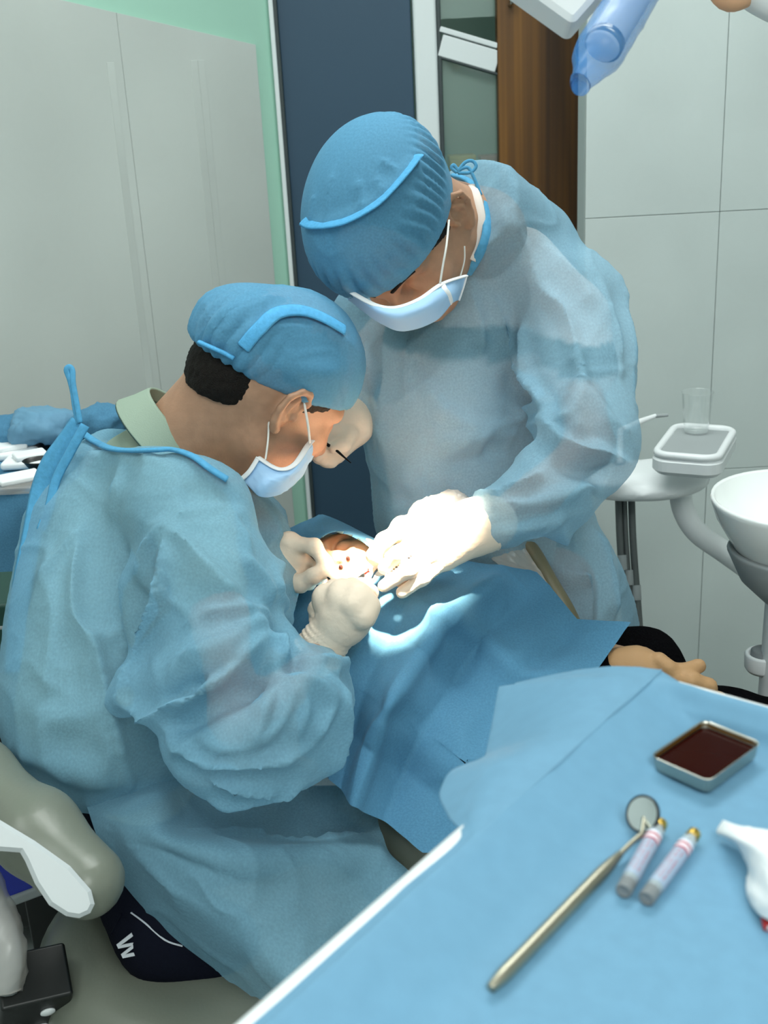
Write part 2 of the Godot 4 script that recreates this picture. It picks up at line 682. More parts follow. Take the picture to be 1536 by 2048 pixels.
	var cup := mat("cup_plastic", Color(0.9, 0.95, 0.95, 0.05), 0.06, 0, 0.6)
	cup.transparency = BaseMaterial3D.TRANSPARENCY_ALPHA
	# the room
	grain(mat("tile", "c9d3d2", 0.3, 0, 0.4), noise_tex(0.01, 3, 256, FastNoiseLite.TYPE_SIMPLEX_SMOOTH, false, shades(0.95, 1.0), 2), null, 0, 0.8)
	mat("grout", "bcc6c6", 0.8)
	grain(mat("panel_grey", "c8cfcb", 0.35, 0, 0.4), noise_tex(0.008, 3, 256, FastNoiseLite.TYPE_SIMPLEX_SMOOTH, false, shades(0.93, 1.0), 8), null, 0, 0.6)
	mat("panel_green", "a6d2c0", 0.4)
	mat("wall_paint", "d3d9d7", 0.8)
	mat("ceiling_paint", "e6eae8", 0.9)
	grain(mat("floor_vinyl", "8f9694", 0.5), noise_tex(0.02, 3, 256, FastNoiseLite.TYPE_SIMPLEX_SMOOTH, false, shades(0.85, 1.0), 4), null, 0, 1.0)
	mat("navy", "2f4b61", 0.55)
	mat("frame_white", "dfe6e8", 0.4)
	mat("frame_dark", "3a4446", 0.5)
	mat("glass_edge", "b4d3dc", 0.2)
	mat("wood", "ffffff", 0.45)
	M.wood.albedo_texture = wood_texture()
	mat("yellow_box", "d8d07c", 0.6)
	mat("red_box", "c07a78", 0.6)
	mat("shelf", "b8c2bd", 0.6)
	mat("royal_blue", "1c2fa8", 0.4)
	mat("dark_green", "123c33", 0.5)
	mat("white_cloth", "eef1f2", 0.85)
	mat("red_tip", "b01818", 0.4)
	mat("rubber_grey", "787d80", 0.7)
	var g := mat("vial_glass", Color(0.86, 0.92, 0.95, 0.5), 0.1, 0, 0.6)
	g.transparency = BaseMaterial3D.TRANSPARENCY_ALPHA

func wood_texture() -> ImageTexture:
	var im := Image.create(256, 1024, false, Image.FORMAT_RGB8)
	var n := FastNoiseLite.new()
	n.seed = 21
	n.frequency = 1.0
	n.fractal_octaves = 3
	for y in 1024:
		for x in 256:
			var u := x / 256.0
			var t := y / 1024.0
			var ring := absf(fmod(u * 7.0 + n.get_noise_2d(u * 2.0, t * 1.4) * 1.6, 1.0) - 0.5) * 2.0
			var fine := n.get_noise_2d(u * 90.0, t * 5.0) * 0.5 + 0.5
			var streak := n.get_noise_2d(u * 22.0 + 9.0, t * 2.0) * 0.5 + 0.5
			var k := 0.45 * ring + 0.25 * fine + 0.45 * streak
			im.set_pixel(x, y, Color(0.21, 0.12, 0.03).lerp(Color(0.50, 0.33, 0.10), clampf(k * 1.7 - 0.5, 0, 1)))
	return ImageTexture.create_from_image(im)

# ---------- camera, lights ----------
func lights_and_camera() -> void:
	var cam := Camera3D.new()
	cam.name = "camera"
	cam.transform = Transform3D(Basis(rgt, upv, -fwd), CAM)
	cam.current = true
	cam.near = 0.05
	cam.far = 40.0
	var lens := CameraAttributesPhysical.new()
	lens.frustum_focal_length = 12.0 / (1024.0 / FOCAL)
	lens.frustum_focus_distance = 1.42
	lens.frustum_near = 0.05
	lens.frustum_far = 40.0
	lens.exposure_aperture = 7.0
	cam.attributes = lens
	add_child(cam)
	var env := Environment.new()
	env.background_mode = Environment.BG_COLOR
	env.background_color = Color(0.55, 0.6, 0.62)
	env.tonemap_mode = Environment.TONE_MAPPER_LINEAR
	env.tonemap_exposure = 0.86
	env.sdfgi_enabled = true
	env.ssao_enabled = true
	env.ssil_enabled = true
	var we := WorldEnvironment.new()
	we.environment = env
	we.name = "room_environment"
	add_child(we)
	# three ceiling panels
	for p in PANELS:
		var l := AreaLight3D.new()
		l.name = "ceiling_panel_light"
		l.area_size = Vector2(p[2], p[3])
		l.position = Vector3(p[0], CEIL - 0.03, p[1])
		l.rotation = Vector3(-PI / 2, 0, 0)
		l.light_energy = p[4]
		l.light_color = Color(0.975, 1.0, 0.985)
		l.area_range = 12.0
		l.area_attenuation = 2.0
		l.shadow_enabled = true
		add_child(l, true)
	# the operating lamp, aimed at the patient's mouth
	var s := SpotLight3D.new()
	s.name = "operating_lamp_light"
	s.light_color = Color(1.0, 0.90, 0.78)
	s.light_energy = LAMP_ENERGY
	s.spot_range = 6.0
	s.spot_attenuation = 2.0
	s.spot_angle = LAMP_ANGLE
	s.spot_angle_attenuation = 0.55
	s.light_size = 0.035
	s.shadow_enabled = true
	add_child(s)
	s.look_at_from_position(lamp_pos(), lamp_aim(), Vector3.UP)

const CEIL := 2.7
const LAMP_ENERGY := 26.0
const LAMP_ANGLE := 7.0
const PANELS := [[0.25, -1.7, 1.2, 0.6, 3.0], [0.35, 0.75, 1.4, 1.2, 4.6], [-1.2, -0.8, 0.6, 1.2, 1.2]]
func lamp_center() -> Vector3: return at(1080, -300, 0.98)
func lamp_pos() -> Vector3: return lamp_center() + (lamp_aim() - lamp_center()).normalized() * 0.10
func lamp_aim() -> Vector3: return at(792, 1140, 1.5)

# ---------- the room ----------
const BACK := -3.0
const RIGHT_Z := -2.6

func box_at(lo: Vector3, hi: Vector3, r := 0.003) -> Geo:
	var g := rbox(hi - lo, r)
	for i in g.v.size(): g.v[i] += (hi + lo) * 0.5
	return g

func room() -> void:
	structure("floor", box_at(Vector3(-2.2, -0.1, -3.9), Vector3(2.4, 0, 1.6)).mesh(), M.floor_vinyl, Transform3D(), "grey vinyl floor of the treatment room")
	structure("ceiling", box_at(Vector3(-2.2, CEIL, -3.9), Vector3(2.4, CEIL + 0.1, 1.6)).mesh(), M.ceiling_paint, Transform3D(), "white ceiling of the treatment room")
	structure("wall_rear", box_at(Vector3(-2.2, 0, 1.5), Vector3(2.4, CEIL, 1.6)).mesh(), M.wall_paint, Transform3D(), "plain pale wall behind the viewer")
	structure("wall_side", box_at(Vector3(2.3, 0, -3.9), Vector3(2.4, CEIL, 1.6)).mesh(), M.wall_paint, Transform3D(), "plain pale side wall beyond the basin")
	structure("wall_outer", box_at(Vector3(-2.2, 0, -3.9), Vector3(-2.1, CEIL, 1.6)).mesh(), M.wall_paint, Transform3D(), "plain pale side wall beyond the grey panels")
	structure("wall_end", box_at(Vector3(-2.2, 0, -3.9), Vector3(2.4, CEIL, -3.8)).mesh(), M.panel_green, Transform3D(), "pale green end wall seen through the glass partition")
	# left: grey panels with a pale green border, running obliquely to the corner
	var corner := on_z(545, 72, BACK)
	var near := on_z(0, 515, -2.5)
	near = near + (near - Vector3(corner.x, near.y, corner.z)) * 1.4
	var along := Vector3(near.x - corner.x, 0, near.z - corner.z)
	var len_ := along.length()
	var ex := along.normalized()
	var ez := ex.cross(Vector3.UP).normalized()
	if ez.z < 0: ez = -ez
	var wl := as_structure("wall_left", "pale grey panelled wall with a pale green border behind the seated clinician")
	var wx := Transform3D(Basis(-ex, Vector3.UP, ez), Vector3(corner.x, 0, corner.z))
	# outline of the wall backing, in the wall's own plane (x runs to the corner, y up)
	part("backing", slab(PackedVector2Array([Vector2(-len_, 0), Vector2(0.0, 0), Vector2(0.0, CEIL), Vector2(-len_, CEIL)]), 0.06, 0.002).mesh(), M.panel_green, wl, wx.translated_local(Vector3(0, 0, -0.035)))
	var inset := 0.062
	var top0 := corner.y
	var p2 := on_z(245, 0, 0)     # the border's upper edge rises towards the viewer
	var d := ray(245, 0)
	var nrm := ez
	var tt := (Vector3(corner.x, CAM.y, corner.z) - CAM).dot(nrm) / d.dot(nrm)
	p2 = CAM + d * tt
	var s2 := (p2 - corner).dot(ex)
	var slope := (p2.y - corner.y) / s2
	var px := [inset * 0.9, 0.42, len_ * 0.7, len_ - 0.005]
	for i in 3:
		for j in 2:
			var x0: float = -px[i] - 0.0004
			var x1: float = -px[i + 1] + 0.0004
			if j == 1: continue
			var yl0 := 0.02
			var a := Vector2(x1, yl0)
			var b := Vector2(x0, yl0)
			var c := Vector2(x0, top0 - 0.03 + slope * -x0)
			var e := Vector2(x1, top0 - 0.03 + slope * -x1)
			part("panel", slab(PackedVector2Array([a, b, c, e]), 0.012, 0.0006).mesh(), M.panel_grey, wl, wx)
	# raised vertical ribs where the sheets lap
	for x in [0.215, 0.235, 0.45]:
		part("seam_strip", rbox(Vector3(0.018, top0 - 0.05, 0.002), 0.0009).mesh(), M.panel_grey, wl, wx.translated_local(Vector3(-x, (top0 - 0.05) / 2, 0.0065)))
	# corner post between the left wall and the navy door
	structure("trim_1", box_at(Vector3(corner.x - 0.004, 0, BACK - 0.02), Vector3(-0.2, CEIL, BACK + 0.015)).mesh(), M.frame_white, Transform3D(), "pale upright corner trim beside the navy door")
	structure("trim_2", box_at(Vector3(corner.x + 0.001, 0, BACK - 0.03), Vector3(-0.191, CEIL, BACK + 0.008)).mesh(), M.frame_dark, Transform3D(), "thin dark seal between corner trim and navy door")
	# navy door
	var nd := as_structure("door_1", "tall plain navy blue door behind the two clinicians")
	part("leaf", box_at(Vector3(-0.192, 0.03, BACK - 0.05), Vector3(0.128, 2.2, BACK - 0.01)).mesh(), M.navy, nd)
	part("lintel", box_at(Vector3(-0.2, 2.2, BACK - 0.06), Vector3(0.14, CEIL, BACK)).mesh(), M.wall_paint, nd)
	part("threshold", box_at(Vector3(-0.2, 0, BACK - 0.06), Vector3(0.14, 0.03, BACK)).mesh(), M.frame_dark, nd)
	# post between the navy door and the glass
	structure("trim_3", box_at(Vector3(0.132, 0, BACK - 0.05), Vector3(0.188, CEIL, BACK + 0.012), 0.008).mesh(), M.frame_white, Transform3D(), "broad white upright post right of the navy door")
	structure("trim_4", box_at(Vector3(0.188, 0, BACK - 0.05), Vector3(0.199, CEIL, BACK + 0.004)).mesh(), M.frame_dark, Transform3D(), "dark upright seal along the glass partition")
	# glazed partition
	var w := as_structure("window_1", "glazed partition with a white transom between white post and wooden door")
	part("pane", box_at(Vector3(0.199, 0.5, BACK - 0.03), Vector3(0.335, 1.60, BACK - 0.022)).mesh(), M.pane, w)
	part("pane", box_at(Vector3(0.199, 1.66, BACK - 0.03), Vector3(0.335, CEIL, BACK - 0.022)).mesh(), M.pane, w)
	# the transom, seen obliquely: it slopes down to the right in the photograph
	var t0 := on_z(880, 90, BACK)
	var t1 := on_z(996, 124, BACK)
	var bar := Transform3D(frame_from(Vector3(0, 0, 1)), (t0 + t1) * 0.5)
	var ang := atan2(t1.y - t0.y, t1.x - t0.x)
	part("transom", rbox(Vector3(0.146, 0.05, 0.03), 0.003).mesh(), M.frame_white, w, Transform3D(Basis(Vector3.BACK, ang), Vector3((t0.x + t1.x) / 2, (t0.y + t1.y) / 2, BACK - 0.01)))
	part("transom_lip", rbox(Vector3(0.146, 0.013, 0.036), 0.003).mesh(), M.frame_white, w, Transform3D(Basis(Vector3.BACK, ang), Vector3((t0.x + t1.x) / 2, (t0.y + t1.y) / 2 + 0.036, BACK - 0.01)))
	part("bead", rbox(Vector3(0.146, 0.006, 0.028), 0.002).mesh(), M.frame_dark, w, Transform3D(Basis(Vector3.BACK, ang), Vector3((t0.x + t1.x) / 2, (t0.y + t1.y) / 2 - 0.028, BACK - 0.01)))
	part("apron", box_at(Vector3(0.199, 0, BACK - 0.05), Vector3(0.335, 0.5, BACK - 0.01)).mesh(), M.frame_white, w)
	# wooden door, standing open edge-on
	var wd := as_structure("door_2", "brown wood-grained door beside the tiled wall")
	part("leaf", box_at(Vector3(0.333, 0.0, BACK - 0.03), Vector3(0.536, 2.3, BACK + 0.01)).mesh(), M.wood, wd)
	part("lintel", box_at(Vector3(0.333, 2.3, BACK - 0.03), Vector3(0.536, CEIL, BACK + 0.01)).mesh(), M.wall_paint, wd)
	var hp := on_z(1020, 2, BACK + 0.01)
	var hg := tube(smooth_path([hp + Vector3(0.004, 0.08, 0.002), hp + Vector3(0.004, 0.075, 0.03), hp + Vector3(0.003, 0.03, 0.036), hp + Vector3(0.001, -0.004, 0.03), hp + Vector3(0, -0.008, 0.0)], 6), 0.005, 10)
	part("handle", hg.mesh(), M.steel, wd, Transform3D(), "steel pull handle")
	# glass edge strip and tiled wall
	structure("trim_5", box_at(Vector3(0.538, 0, BACK), Vector3(0.552, CEIL, RIGHT_Z - 0.2), 0.002).mesh(), M.glass_edge, Transform3D(), "pale blue glass edge strip beside the wooden door")
	var e0 := on_z(1170, 443, RIGHT_Z)
	var e1 := on_z(1440, 418, RIGHT_Z)
	var wr := as_structure("wall_right", "pale tiled wall behind the basin unit")
	part("backing", box_at(Vector3(e0.x, 0, RIGHT_Z - 0.1), Vector3(2.32, CEIL, RIGHT_Z - 0.012)).mesh(), M.grout, wr)
	var jy := (e0.y + e1.y) / 2
	var ys := [0.0, jy - 0.6, jy, jy + 0.6, jy + 1.2]
	var xs := [e0.x, e1.x, e1.x + 0.6, e1.x + 1.2, 2.32]
	for i in 4:
		for j in 4:
			if xs[i + 1] - xs[i] < 0.02: continue
			part("tile_panel", box_at(Vector3(xs[i] + 0.0006, maxf(ys[j], 0.001) + 0.0006, RIGHT_Z - 0.02), Vector3(xs[i + 1] - 0.0006, minf(ys[j + 1], CEIL) - 0.0006, RIGHT_Z), 0.0012).mesh(), M.tile, wr)
	# ceiling panels
	for p in PANELS:
		var f := thing("ceiling_light", ["square white ceiling light panel in front of the tiled wall", "large square white ceiling light panel above the viewer", "long white ceiling light panel over the instrument cart"][PANELS.find(p)], "ceiling light", Vector3(p[0], CEIL, p[1]))
		part("housing", rbox(Vector3(p[2] + 0.06, 0.016, p[3] + 0.06), 0.004).mesh(), M.frame_white, f, Transform3D(Basis(), Vector3(0, -0.009, 0)))
		var glow: StandardMaterial3D = M.get("panel_glow", null)
		if glow == null:
			glow = mat("panel_glow", "ffffff", 0.6)
			glow.emission_enabled = true
			glow.emission = Color(0.975, 1.0, 0.985)
			glow.emission_energy_multiplier = 0.9
		part("diffuser", rbox(Vector3(p[2], 0.006, p[3]), 0.002).mesh(), glow, f, Transform3D(Basis(), Vector3(0, -0.02, 0)))
	# shelf behind the glass with boxes
	var sh := thing("storage_shelf", "pale storage shelf holding boxes behind the glass partition", "shelf", Vector3(0.36, 0, -3.62))
	for y in [0.72, 0.97, 1.245]:
		part("shelf_board", rbox(Vector3(0.5, 0.02, 0.26), 0.003).mesh(), M.shelf, sh, Transform3D(Basis(), Vector3(0, y, 0)))
	for x in [-0.24, 0.24]:
		part("upright", rbox(Vector3(0.02, 1.3, 0.26), 0.003).mesh(), M.shelf, sh, Transform3D(Basis(), Vector3(x, 0.65, 0)))
	for b in [["yellow_box", 0.285, 0.075, 0.05, 1.265, "small yellow box on the upper shelf behind the glass"], ["red_box", 0.385, 0.09, 0.045, 1.265, "small pink box on the upper shelf behind the glass"], ["red_box", 0.30, 0.11, 0.12, 0.99, "pink carton on the middle shelf behind the glass"], ["frame_white", 0.42, 0.10, 0.14, 0.99, "white carton on the middle shelf behind the glass"]]:
		var o := thing("storage_box", b[5], "box", Vector3(b[1], b[4] - 0.008, -3.56))
		part("carton", rbox(Vector3(b[2], b[3], 0.1), 0.004).mesh(), M[b[0]], o, Transform3D(Basis(), Vector3(0, b[3] * 0.5, 0)))
		part("lid", rbox(Vector3(b[2] + 0.004, 0.012, 0.104), 0.003).mesh(), M[b[0]], o, Transform3D(Basis(), Vector3(0, b[3] + 0.004, 0)))

# ---------- equipment ----------
func rounded_rect(w: float, h: float, r: float, seg := 5) -> PackedVector2Array:
	var p := PackedVector2Array()
	for c in [[w / 2 - r, h / 2 - r, 0.0], [-w / 2 + r, h / 2 - r, 90.0], [-w / 2 + r, -h / 2 + r, 180.0], [w / 2 - r, -h / 2 + r, 270.0]]:
		for k in seg + 1:
			var a := deg_to_rad(c[2] + 90.0 * k / seg)
			p.append(Vector2(c[0] + cos(a) * r, c[1] + sin(a) * r))
	return p

func operating_lamp() -> void:
	var c := lamp_center()
	var zz := (lamp_aim() - c).normalized()
	var corner := at(1130, 82, 0.96)
	var zh := (zz * 0.35 + fwd * 0.95).normalized()
	var e := ((corner - c) - zh * (corner - c).dot(zh))
	var half := e.length()
	e = e.normalized()
	var x1 := (e + zh.cross(e)).normalized()
	var b := Basis(x1, zh.cross(x1), zh)
	var o := thing("operating_lamp", "white operating lamp overhead with a handle wrapped in blue film", "lamp", c, "", b)
	var w := half * 1.4142 + 0.008
	part("housing", slab(rounded_rect(w, w, 0.006), 0.03, 0.004).mesh(), M.white_plastic, o)
	var lit := mat("lamp_glow", "fff4e2", 0.5)
	lit.emission_enabled = true
	lit.emission = Color(1.0, 0.92, 0.8)
	lit.emission_energy_multiplier = 1.6
	part("lens", lathe([Vector2(0, 0.0), Vector2(0.05, 0.0), Vector2(0.055, 0.004), Vector2(0.05, 0.009), Vector2(0, 0.013)], 28).mesh(), lit, o, Transform3D(b.inverse() * frame_from(zz) * Basis(Vector3.RIGHT, PI / 2), b.inverse() * zz * 0.07))
	world_part("reflector", tube(PackedVector3Array([c + zh * 0.012, c + zz * 0.068]), PackedFloat32Array([0.07, 0.062]), 28).mesh(), M.white_plastic, o)
	for s in [[1, 1], [1, -1], [-1, 1], [-1, -1]]:
		part("screw", lathe([Vector2(0, 0), Vector2(0.005, 0), Vector2(0.005, 0.002), Vector2(0, 0.003)], 12).mesh(), M.steel_dull, o, Transform3D(Basis(Vector3.RIGHT, -PI / 2), Vector3(s[0] * w * 0.4, s[1] * w * 0.4, -0.0145)))
	# handle in its blue sleeve
	var h0 := at(1300, -60, 0.95)
	var h1 := at(1203, 96, 0.91)
	var ax := (h1 - h0)
	var hm := world_part("handle", tube(PackedVector3Array([h0 - ax * 0.4, h0, h0 + ax * 0.96, h1]), PackedFloat32Array([0.012, 0.0135, 0.0145, 0.013]), 18).mesh(), M.white_plastic, o, "white handle inside the blue film")
	world_part("handle_ring", tube(PackedVector3Array([h0 + ax * 0.90, h0 + ax * 0.97]), 0.0158, 20).mesh(), M.steel, o, "bright metal ring at the end of the handle")
	var pts := []
	for k in 12: pts.append(h0.lerp(h1, -0.3 + 1.75 * k / 11.0))
	var sleeve := tube(smooth_path(pts, 5), 0.0195, 30)
	var nn := sleeve.normals()
	for i in sleeve.v.size():
		var s := (sleeve.v[i] - h0).dot(ax) / ax.length_squared()
		var axis := h0 + ax * s
		var t := clampf((s - 1.05) / 0.4, 0, 1)
		sleeve.v[i] = axis + (sleeve.v[i] - axis) * lerpf(1.0, 0.5, t)
		sleeve.v[i] += nn[i] * 0.008 * t * ripple.get_noise_3dv(sleeve.v[i] * 2200.0)
	wrinkle(sleeve, nn, 0.03, 0.0014, 4)
	world_part("protective_sleeve", sleeve.mesh(), M.blue_wrap, o, "crinkled blue plastic film")
	world_part("mounting_neck", tube(PackedVector3Array([h0 - ax * 0.35, c + zz * 0.01]), 0.014, 14).mesh(), M.white_plastic, o)
	# the arm that carries the lamp
	var a := thing("lamp_arm", "pale jointed lamp arm at the top right beside the blue wrapped handle", "lamp arm", c)
	world_part("joint", tube(smooth_path([at(1420, -60, 1.15), at(1455, -8, 1.15), at(1490, -14, 1.15)], 6), 0.014, 16).mesh(), M.skin_fair, a, "pinkish rounded joint cover")
	world_part("tube", tube(smooth_path([at(1490, -25, 1.16), at(1560, 15, 1.17), at(1700, 60, 1.2)], 6), 0.017, 16).mesh(), M.white_plastic, a)
	world_part("tube", tube(smooth_path([at(1420, -60, 1.15), at(1300, -250, 1.13), at(1140, -300, 1.13)], 6), 0.015, 16).mesh(), M.white_plastic, a)
	world_part("tube", tube(PackedVector3Array([at(1700, 60, 1.2), Vector3(at(1700, 60, 1.2).x + 0.2, CEIL - 0.002, at(1700, 60, 1.2).z)]), 0.02, 16).mesh(), M.white_plastic, a)

const TY := 1.13
var to: Vector3
var ta: Vector3
var tb: Vector3
func on_tray(u: float, v: float, h: float) -> Vector3: return to + ta * u + tb * v + Vector3(0, h, 0)

func bracket_table() -> void:
	to = Vector3(0.149, TY, -0.644)
	ta = Vector3(-0.63, 0, 0.777).normalized()
	tb = Vector3(0.777, 0, 0.63).normalized()
	var b := Basis(tb, Vector3.UP, ta)        # x across, z towards the viewer
	var o := thing("instrument_tray", "white instrument tray under blue paper beside the patient", "tray", to, "", b)
	var wide := 0.34
	var long := 0.50
	part("base", rbox(Vector3(wide, 0.018, long), 0.008, 3).mesh(), M.white_plastic, o, Transform3D(Basis(), Vector3(wide / 2, -0.012, long / 2 - 0.012)))
	var rim := []
	for p in rounded_rect(wide - 0.012, long - 0.012, 0.02): rim.append(Vector3(p.x + wide / 2, 0.009, p.y + long / 2 - 0.012))
	part("rim", tube(PackedVector3Array(rim), 0.009, 12, 1.0, Vector3.UP, true).mesh(), M.white_plastic, o)
	var post := Vector3(wide * 0.7, -0.02, long * 0.6)
	part("arm", tube(smooth_path([post, post + Vector3(0, -0.05, 0), post + Vector3(0.12, -0.1, 0.1), post + Vector3(0.5, -0.1, 0.4), post + Vector3(0.6, -0.2, 0.45), post + Vector3(0.6, -1.107, 0.45)], 6), 0.022, 16).mesh(), M.white_plastic, o)
	part("foot", lathe([Vector2(0, 0), Vector2(0.2, 0), Vector2(0.2, 0.015), Vector2(0.05, 0.03), Vector2(0, 0.03)], 32).mesh(), M.white_plastic, o, Transform3D(Basis(), Vector3(post.x + 0.6, -TY + 0.002, post.z + 0.45)))
	# blue paper: droops beyond the rim, climbs over it, lies in the basin
	var cols := [-0.05, -0.028, -0.008, 0.0145, 0.019, 0.040, 0.062, 0.12, 0.2, 0.3]
	var hs := [-0.012, 0.004, 0.016, 0.0215, 0.0205, 0.010, 0.002, 0.0015, 0.0015, 0.0015]
	var rows := [-0.010, 0.0, 0.010, 0.022, 0.075, 0.10, 0.125, 0.15, 0.175, 0.20, 0.24, 0.29, 0.34, 0.42, 0.49]
	# how far the paper's free edge reaches beyond the rim, row by row
	var reach := [1.72, 1.72, 1.70, 1.62, 1.15, 0.92, 1.0, 0.85, 0.42, -0.05, -0.1, -0.1, -0.1, -0.2, -0.2]
	var lift := [0.0, 0.0, 0.006, 0.010, 0.0, 0.004, 0.010, 0.006, 0.0, 0.0, 0.0, 0.002, 0.0, 0.0, 0.0]
	var net := []
	for i in rows.size():
		var row := []
		for j in cols.size():
			var v: float = cols[j]
			var h: float = hs[j]
			if j < 3:
				v = 0.006 + (cols[j] - 0.006) * reach[i]
				h = 0.0215 - (0.0215 - hs[j]) * clampf(absf(reach[i]), 0, 1.2) + lift[i] * (3 - j) / 3.0
				if reach[i] < 0.0:
					v = 0.0085 + 0.002 * j
					h = 0.0195 + 0.0004 * j
			var u: float = rows[i]
			if i < 5 and j > 3:                 # the far rim
				h = maxf(h, [0.014, 0.0215, 0.013, 0.0016, 0.0015][i])
			row.append(on_tray(u, v, h))
		net.append(row)
	var paper := cloth(net, 7, 0.15, 0.0008, 0.0010, 0.11, 12)
	var p := thing("tray_paper", "light blue paper sheet lining the instrument tray and drooping over its edge", "paper sheet", to)
	world_part("sheet", paper.mesh(), M.table_paper, p)

	# steel pan of iodine
	var q := [on_y(1316, 1524, TY + 0.0105), on_y(1392, 1441, TY + 0.0105), on_y(1514, 1489, TY + 0.0105), on_y(1426, 1574, TY + 0.0105)]
	var mid: Vector3 = (q[0] + q[1] + q[2] + q[3]) / 4.0
	var ex: Vector3 = (q[2] - q[1] + q[3] - q[0]).normalized()
	var ez: Vector3 = ex.cross(Vector3.UP).normalized()
	var pw: float = (q[1].distance_to(q[2]) + q[0].distance_to(q[3])) / 2
	var pl: float = (q[0].distance_to(q[1]) + q[3].distance_to(q[2])) / 2
	var pan := thing("steel_pan", "small rectangular steel pan holding dark red brown liquid on the blue paper", "pan", Vector3(mid.x, TY + 0.0035, mid.z), "", Basis(ex, Vector3.UP, ez))
	var g := Geo.new()
	var prof := [[1.0, 0.0, 0.93], [1.0, 0.0015, 0.96], [1.0, 0.0080, 0.985], [1.0, 0.0092, 1.01], [1.0, 0.0096, 1.0], [1.0, 0.0085, 0.965], [1.0, 0.002, 0.93], [1.0, 0.0012, 0.90]]
	var ring: PackedVector2Array
	for k in prof.size():
		ring = rounded_rect(pw * prof[k][2], pl * prof[k][2], 0.0045, 4)
		for c in ring: g.add(Vector3(c.x, prof[k][1], -c.y))
	var n := ring.size()
	for k in prof.size() - 1:
		for i in n:
			var j := (i + 1) % n
			g.quad(k * n + i, k * n + j, (k + 1) * n + j, (k + 1) * n + i)
	for e in [0, prof.size() - 1]:
		var m := g.add(Vector3(0, prof[e][1], 0))
		for i in n:
			if e == 0: g.tri(m, e * n + (i + 1) % n, e * n + i)
			else: g.tri(m, e * n + i, e * n + (i + 1) % n)
	part("tray", g.mesh(), M.steel, pan)
	part("liquid", slab(rounded_rect(pw * 0.945, pl * 0.945, 0.004, 4), 0.005, 0.0004).mesh(), M.iodine, pan, Transform3D(Basis(Vector3.RIGHT, -PI / 2), Vector3(0, 0.0034, 0)), "dark iodine liquid")
	var rs := Geo.new()
	for y in [0.0055, 0.0072, 0.0082]:
		for c in rounded_rect(pw * 0.955, pl * 0.955, 0.0042, 4): rs.add(Vector3(c.x, y, -c.y))
	for k in 2:
		for i in n:
			var j := (i + 1) % n
			rs.quad(k * n + j, k * n + i, (k + 1) * n + i, (k + 1) * n + j)
	part("residue", rs.mesh(), M.iodine_film, pan, Transform3D(), "amber film on the inner walls")

	# mouth mirror
	var m0 := on_y(982, 1976, TY + 0.006)
	var m1 := on_y(1240, 1708, TY + 0.006)
	var m2 := on_y(1284, 1668, TY + 0.009)
	var mm := thing("mouth_mirror", "steel dental mouth mirror lying on the blue paper beside two cartridges", "dental mirror", m0)
	var hl := PackedVector3Array()
	var hr := PackedFloat32Array()
	for k in 13:
		var t := k / 12.0
		hl.append(m0.lerp(m1, t))
		hr.append(0.0022 if k == 0 else (0.0034 if t < 0.86 else lerpf(0.0036, 0.0018, (t - 0.86) / 0.14)))
	world_part("handle", tube(hl, hr, 16).mesh(), M.steel_dull, mm)
	world_part("neck", tube(smooth_path([m1, m1.lerp(m2, 0.5) + Vector3(0, 0.0005, 0), m2], 5), 0.0013, 10).mesh(), M.steel_dull, mm)
	var hc := at(1286, 1628, 0.597)
	var view := (CAM - hc).normalized()
	var face := (view + rgt * -0.8 + Vector3.UP * 0.25).normalized()
	var fb := frame_from(face, ta)
	var head := Transform3D(Basis(fb.x, fb.z, -fb.y), hc)
	var hm := Transform3D(Basis(), -m0) * head
	part("mirror_rim", lathe([Vector2(0.0, -0.0012), Vector2(0.0088, -0.0012), Vector2(0.0098, -0.0004), Vector2(0.0098, 0.001), Vector2(0.0092, 0.0014), Vector2(0.0087, 0.001)], 36).mesh(), M.dark_steel, mm, hm)
	part("mirror_glass", lathe([Vector2(0.0088, 0.0006), Vector2(0.0086, 0.0009), Vector2(0.0, 0.0009)], 36).mesh(), M.mirror, mm, hm, "round mirror")
	world_part("mirror_stem", tube(PackedVector3Array([m2, hc - fb.z * 0.0015]), 0.0012, 8).mesh(), M.steel_dull, mm)

	# two anaesthetic cartridges
	for k in 2:
		var a: Vector3 = on_y(1247, 1782, TY + 0.0062) if k == 0 else on_y(1293, 1797, TY + 0.0062)
		var c: Vector3 = on_y(1323, 1645, TY + 0.0062) if k == 0 else on_y(1390, 1665, TY + 0.0062)
		var d := c - a
		var l := d.length()
		var fr := frame_from(d)
		var v := thing("cartridge", ["anaesthetic glass cartridge with red striped label touching the mouth mirror", "anaesthetic glass cartridge with red striped label, farther from the mouth mirror"][k], "cartridge", a, "anaesthetic cartridges on the tray", Basis(fr.x, fr.z, -fr.y))
		part("plunger", lathe([Vector2(0, 0), Vector2(0.0030, 0), Vector2(0.0035, -0.0006), Vector2(0.0040, 0.0004), Vector2(0.0040, l * 0.12), Vector2(0.0034, l * 0.125), Vector2(0, l * 0.125)], 24).mesh(), M.rubber_grey, v, Transform3D(), "grey rubber plunger")
		part("barrel", lathe([Vector2(0.0038, l * 0.10), Vector2(0.0040, l * 0.12), Vector2(0.0040, l * 0.86), Vector2(0.0026, l * 0.91), Vector2(0.0026, l * 0.94)], 24).mesh(), M.vial_glass, v)
		part("label", lathe([Vector2(0.0042, l * 0.165), Vector2(0.0042, l * 0.80)], 32).mesh(), label_material(), v, Transform3D(), "printed label with red stripes and red lettering")
		part("cap", lathe([Vector2(0.0031, l * 0.915), Vector2(0.0035, l * 0.92), Vector2(0.0035, l * 0.985), Vector2(0.0030, l), Vector2(0, l)], 24).mesh(), M.brass, v, Transform3D(), "brass coloured cap")

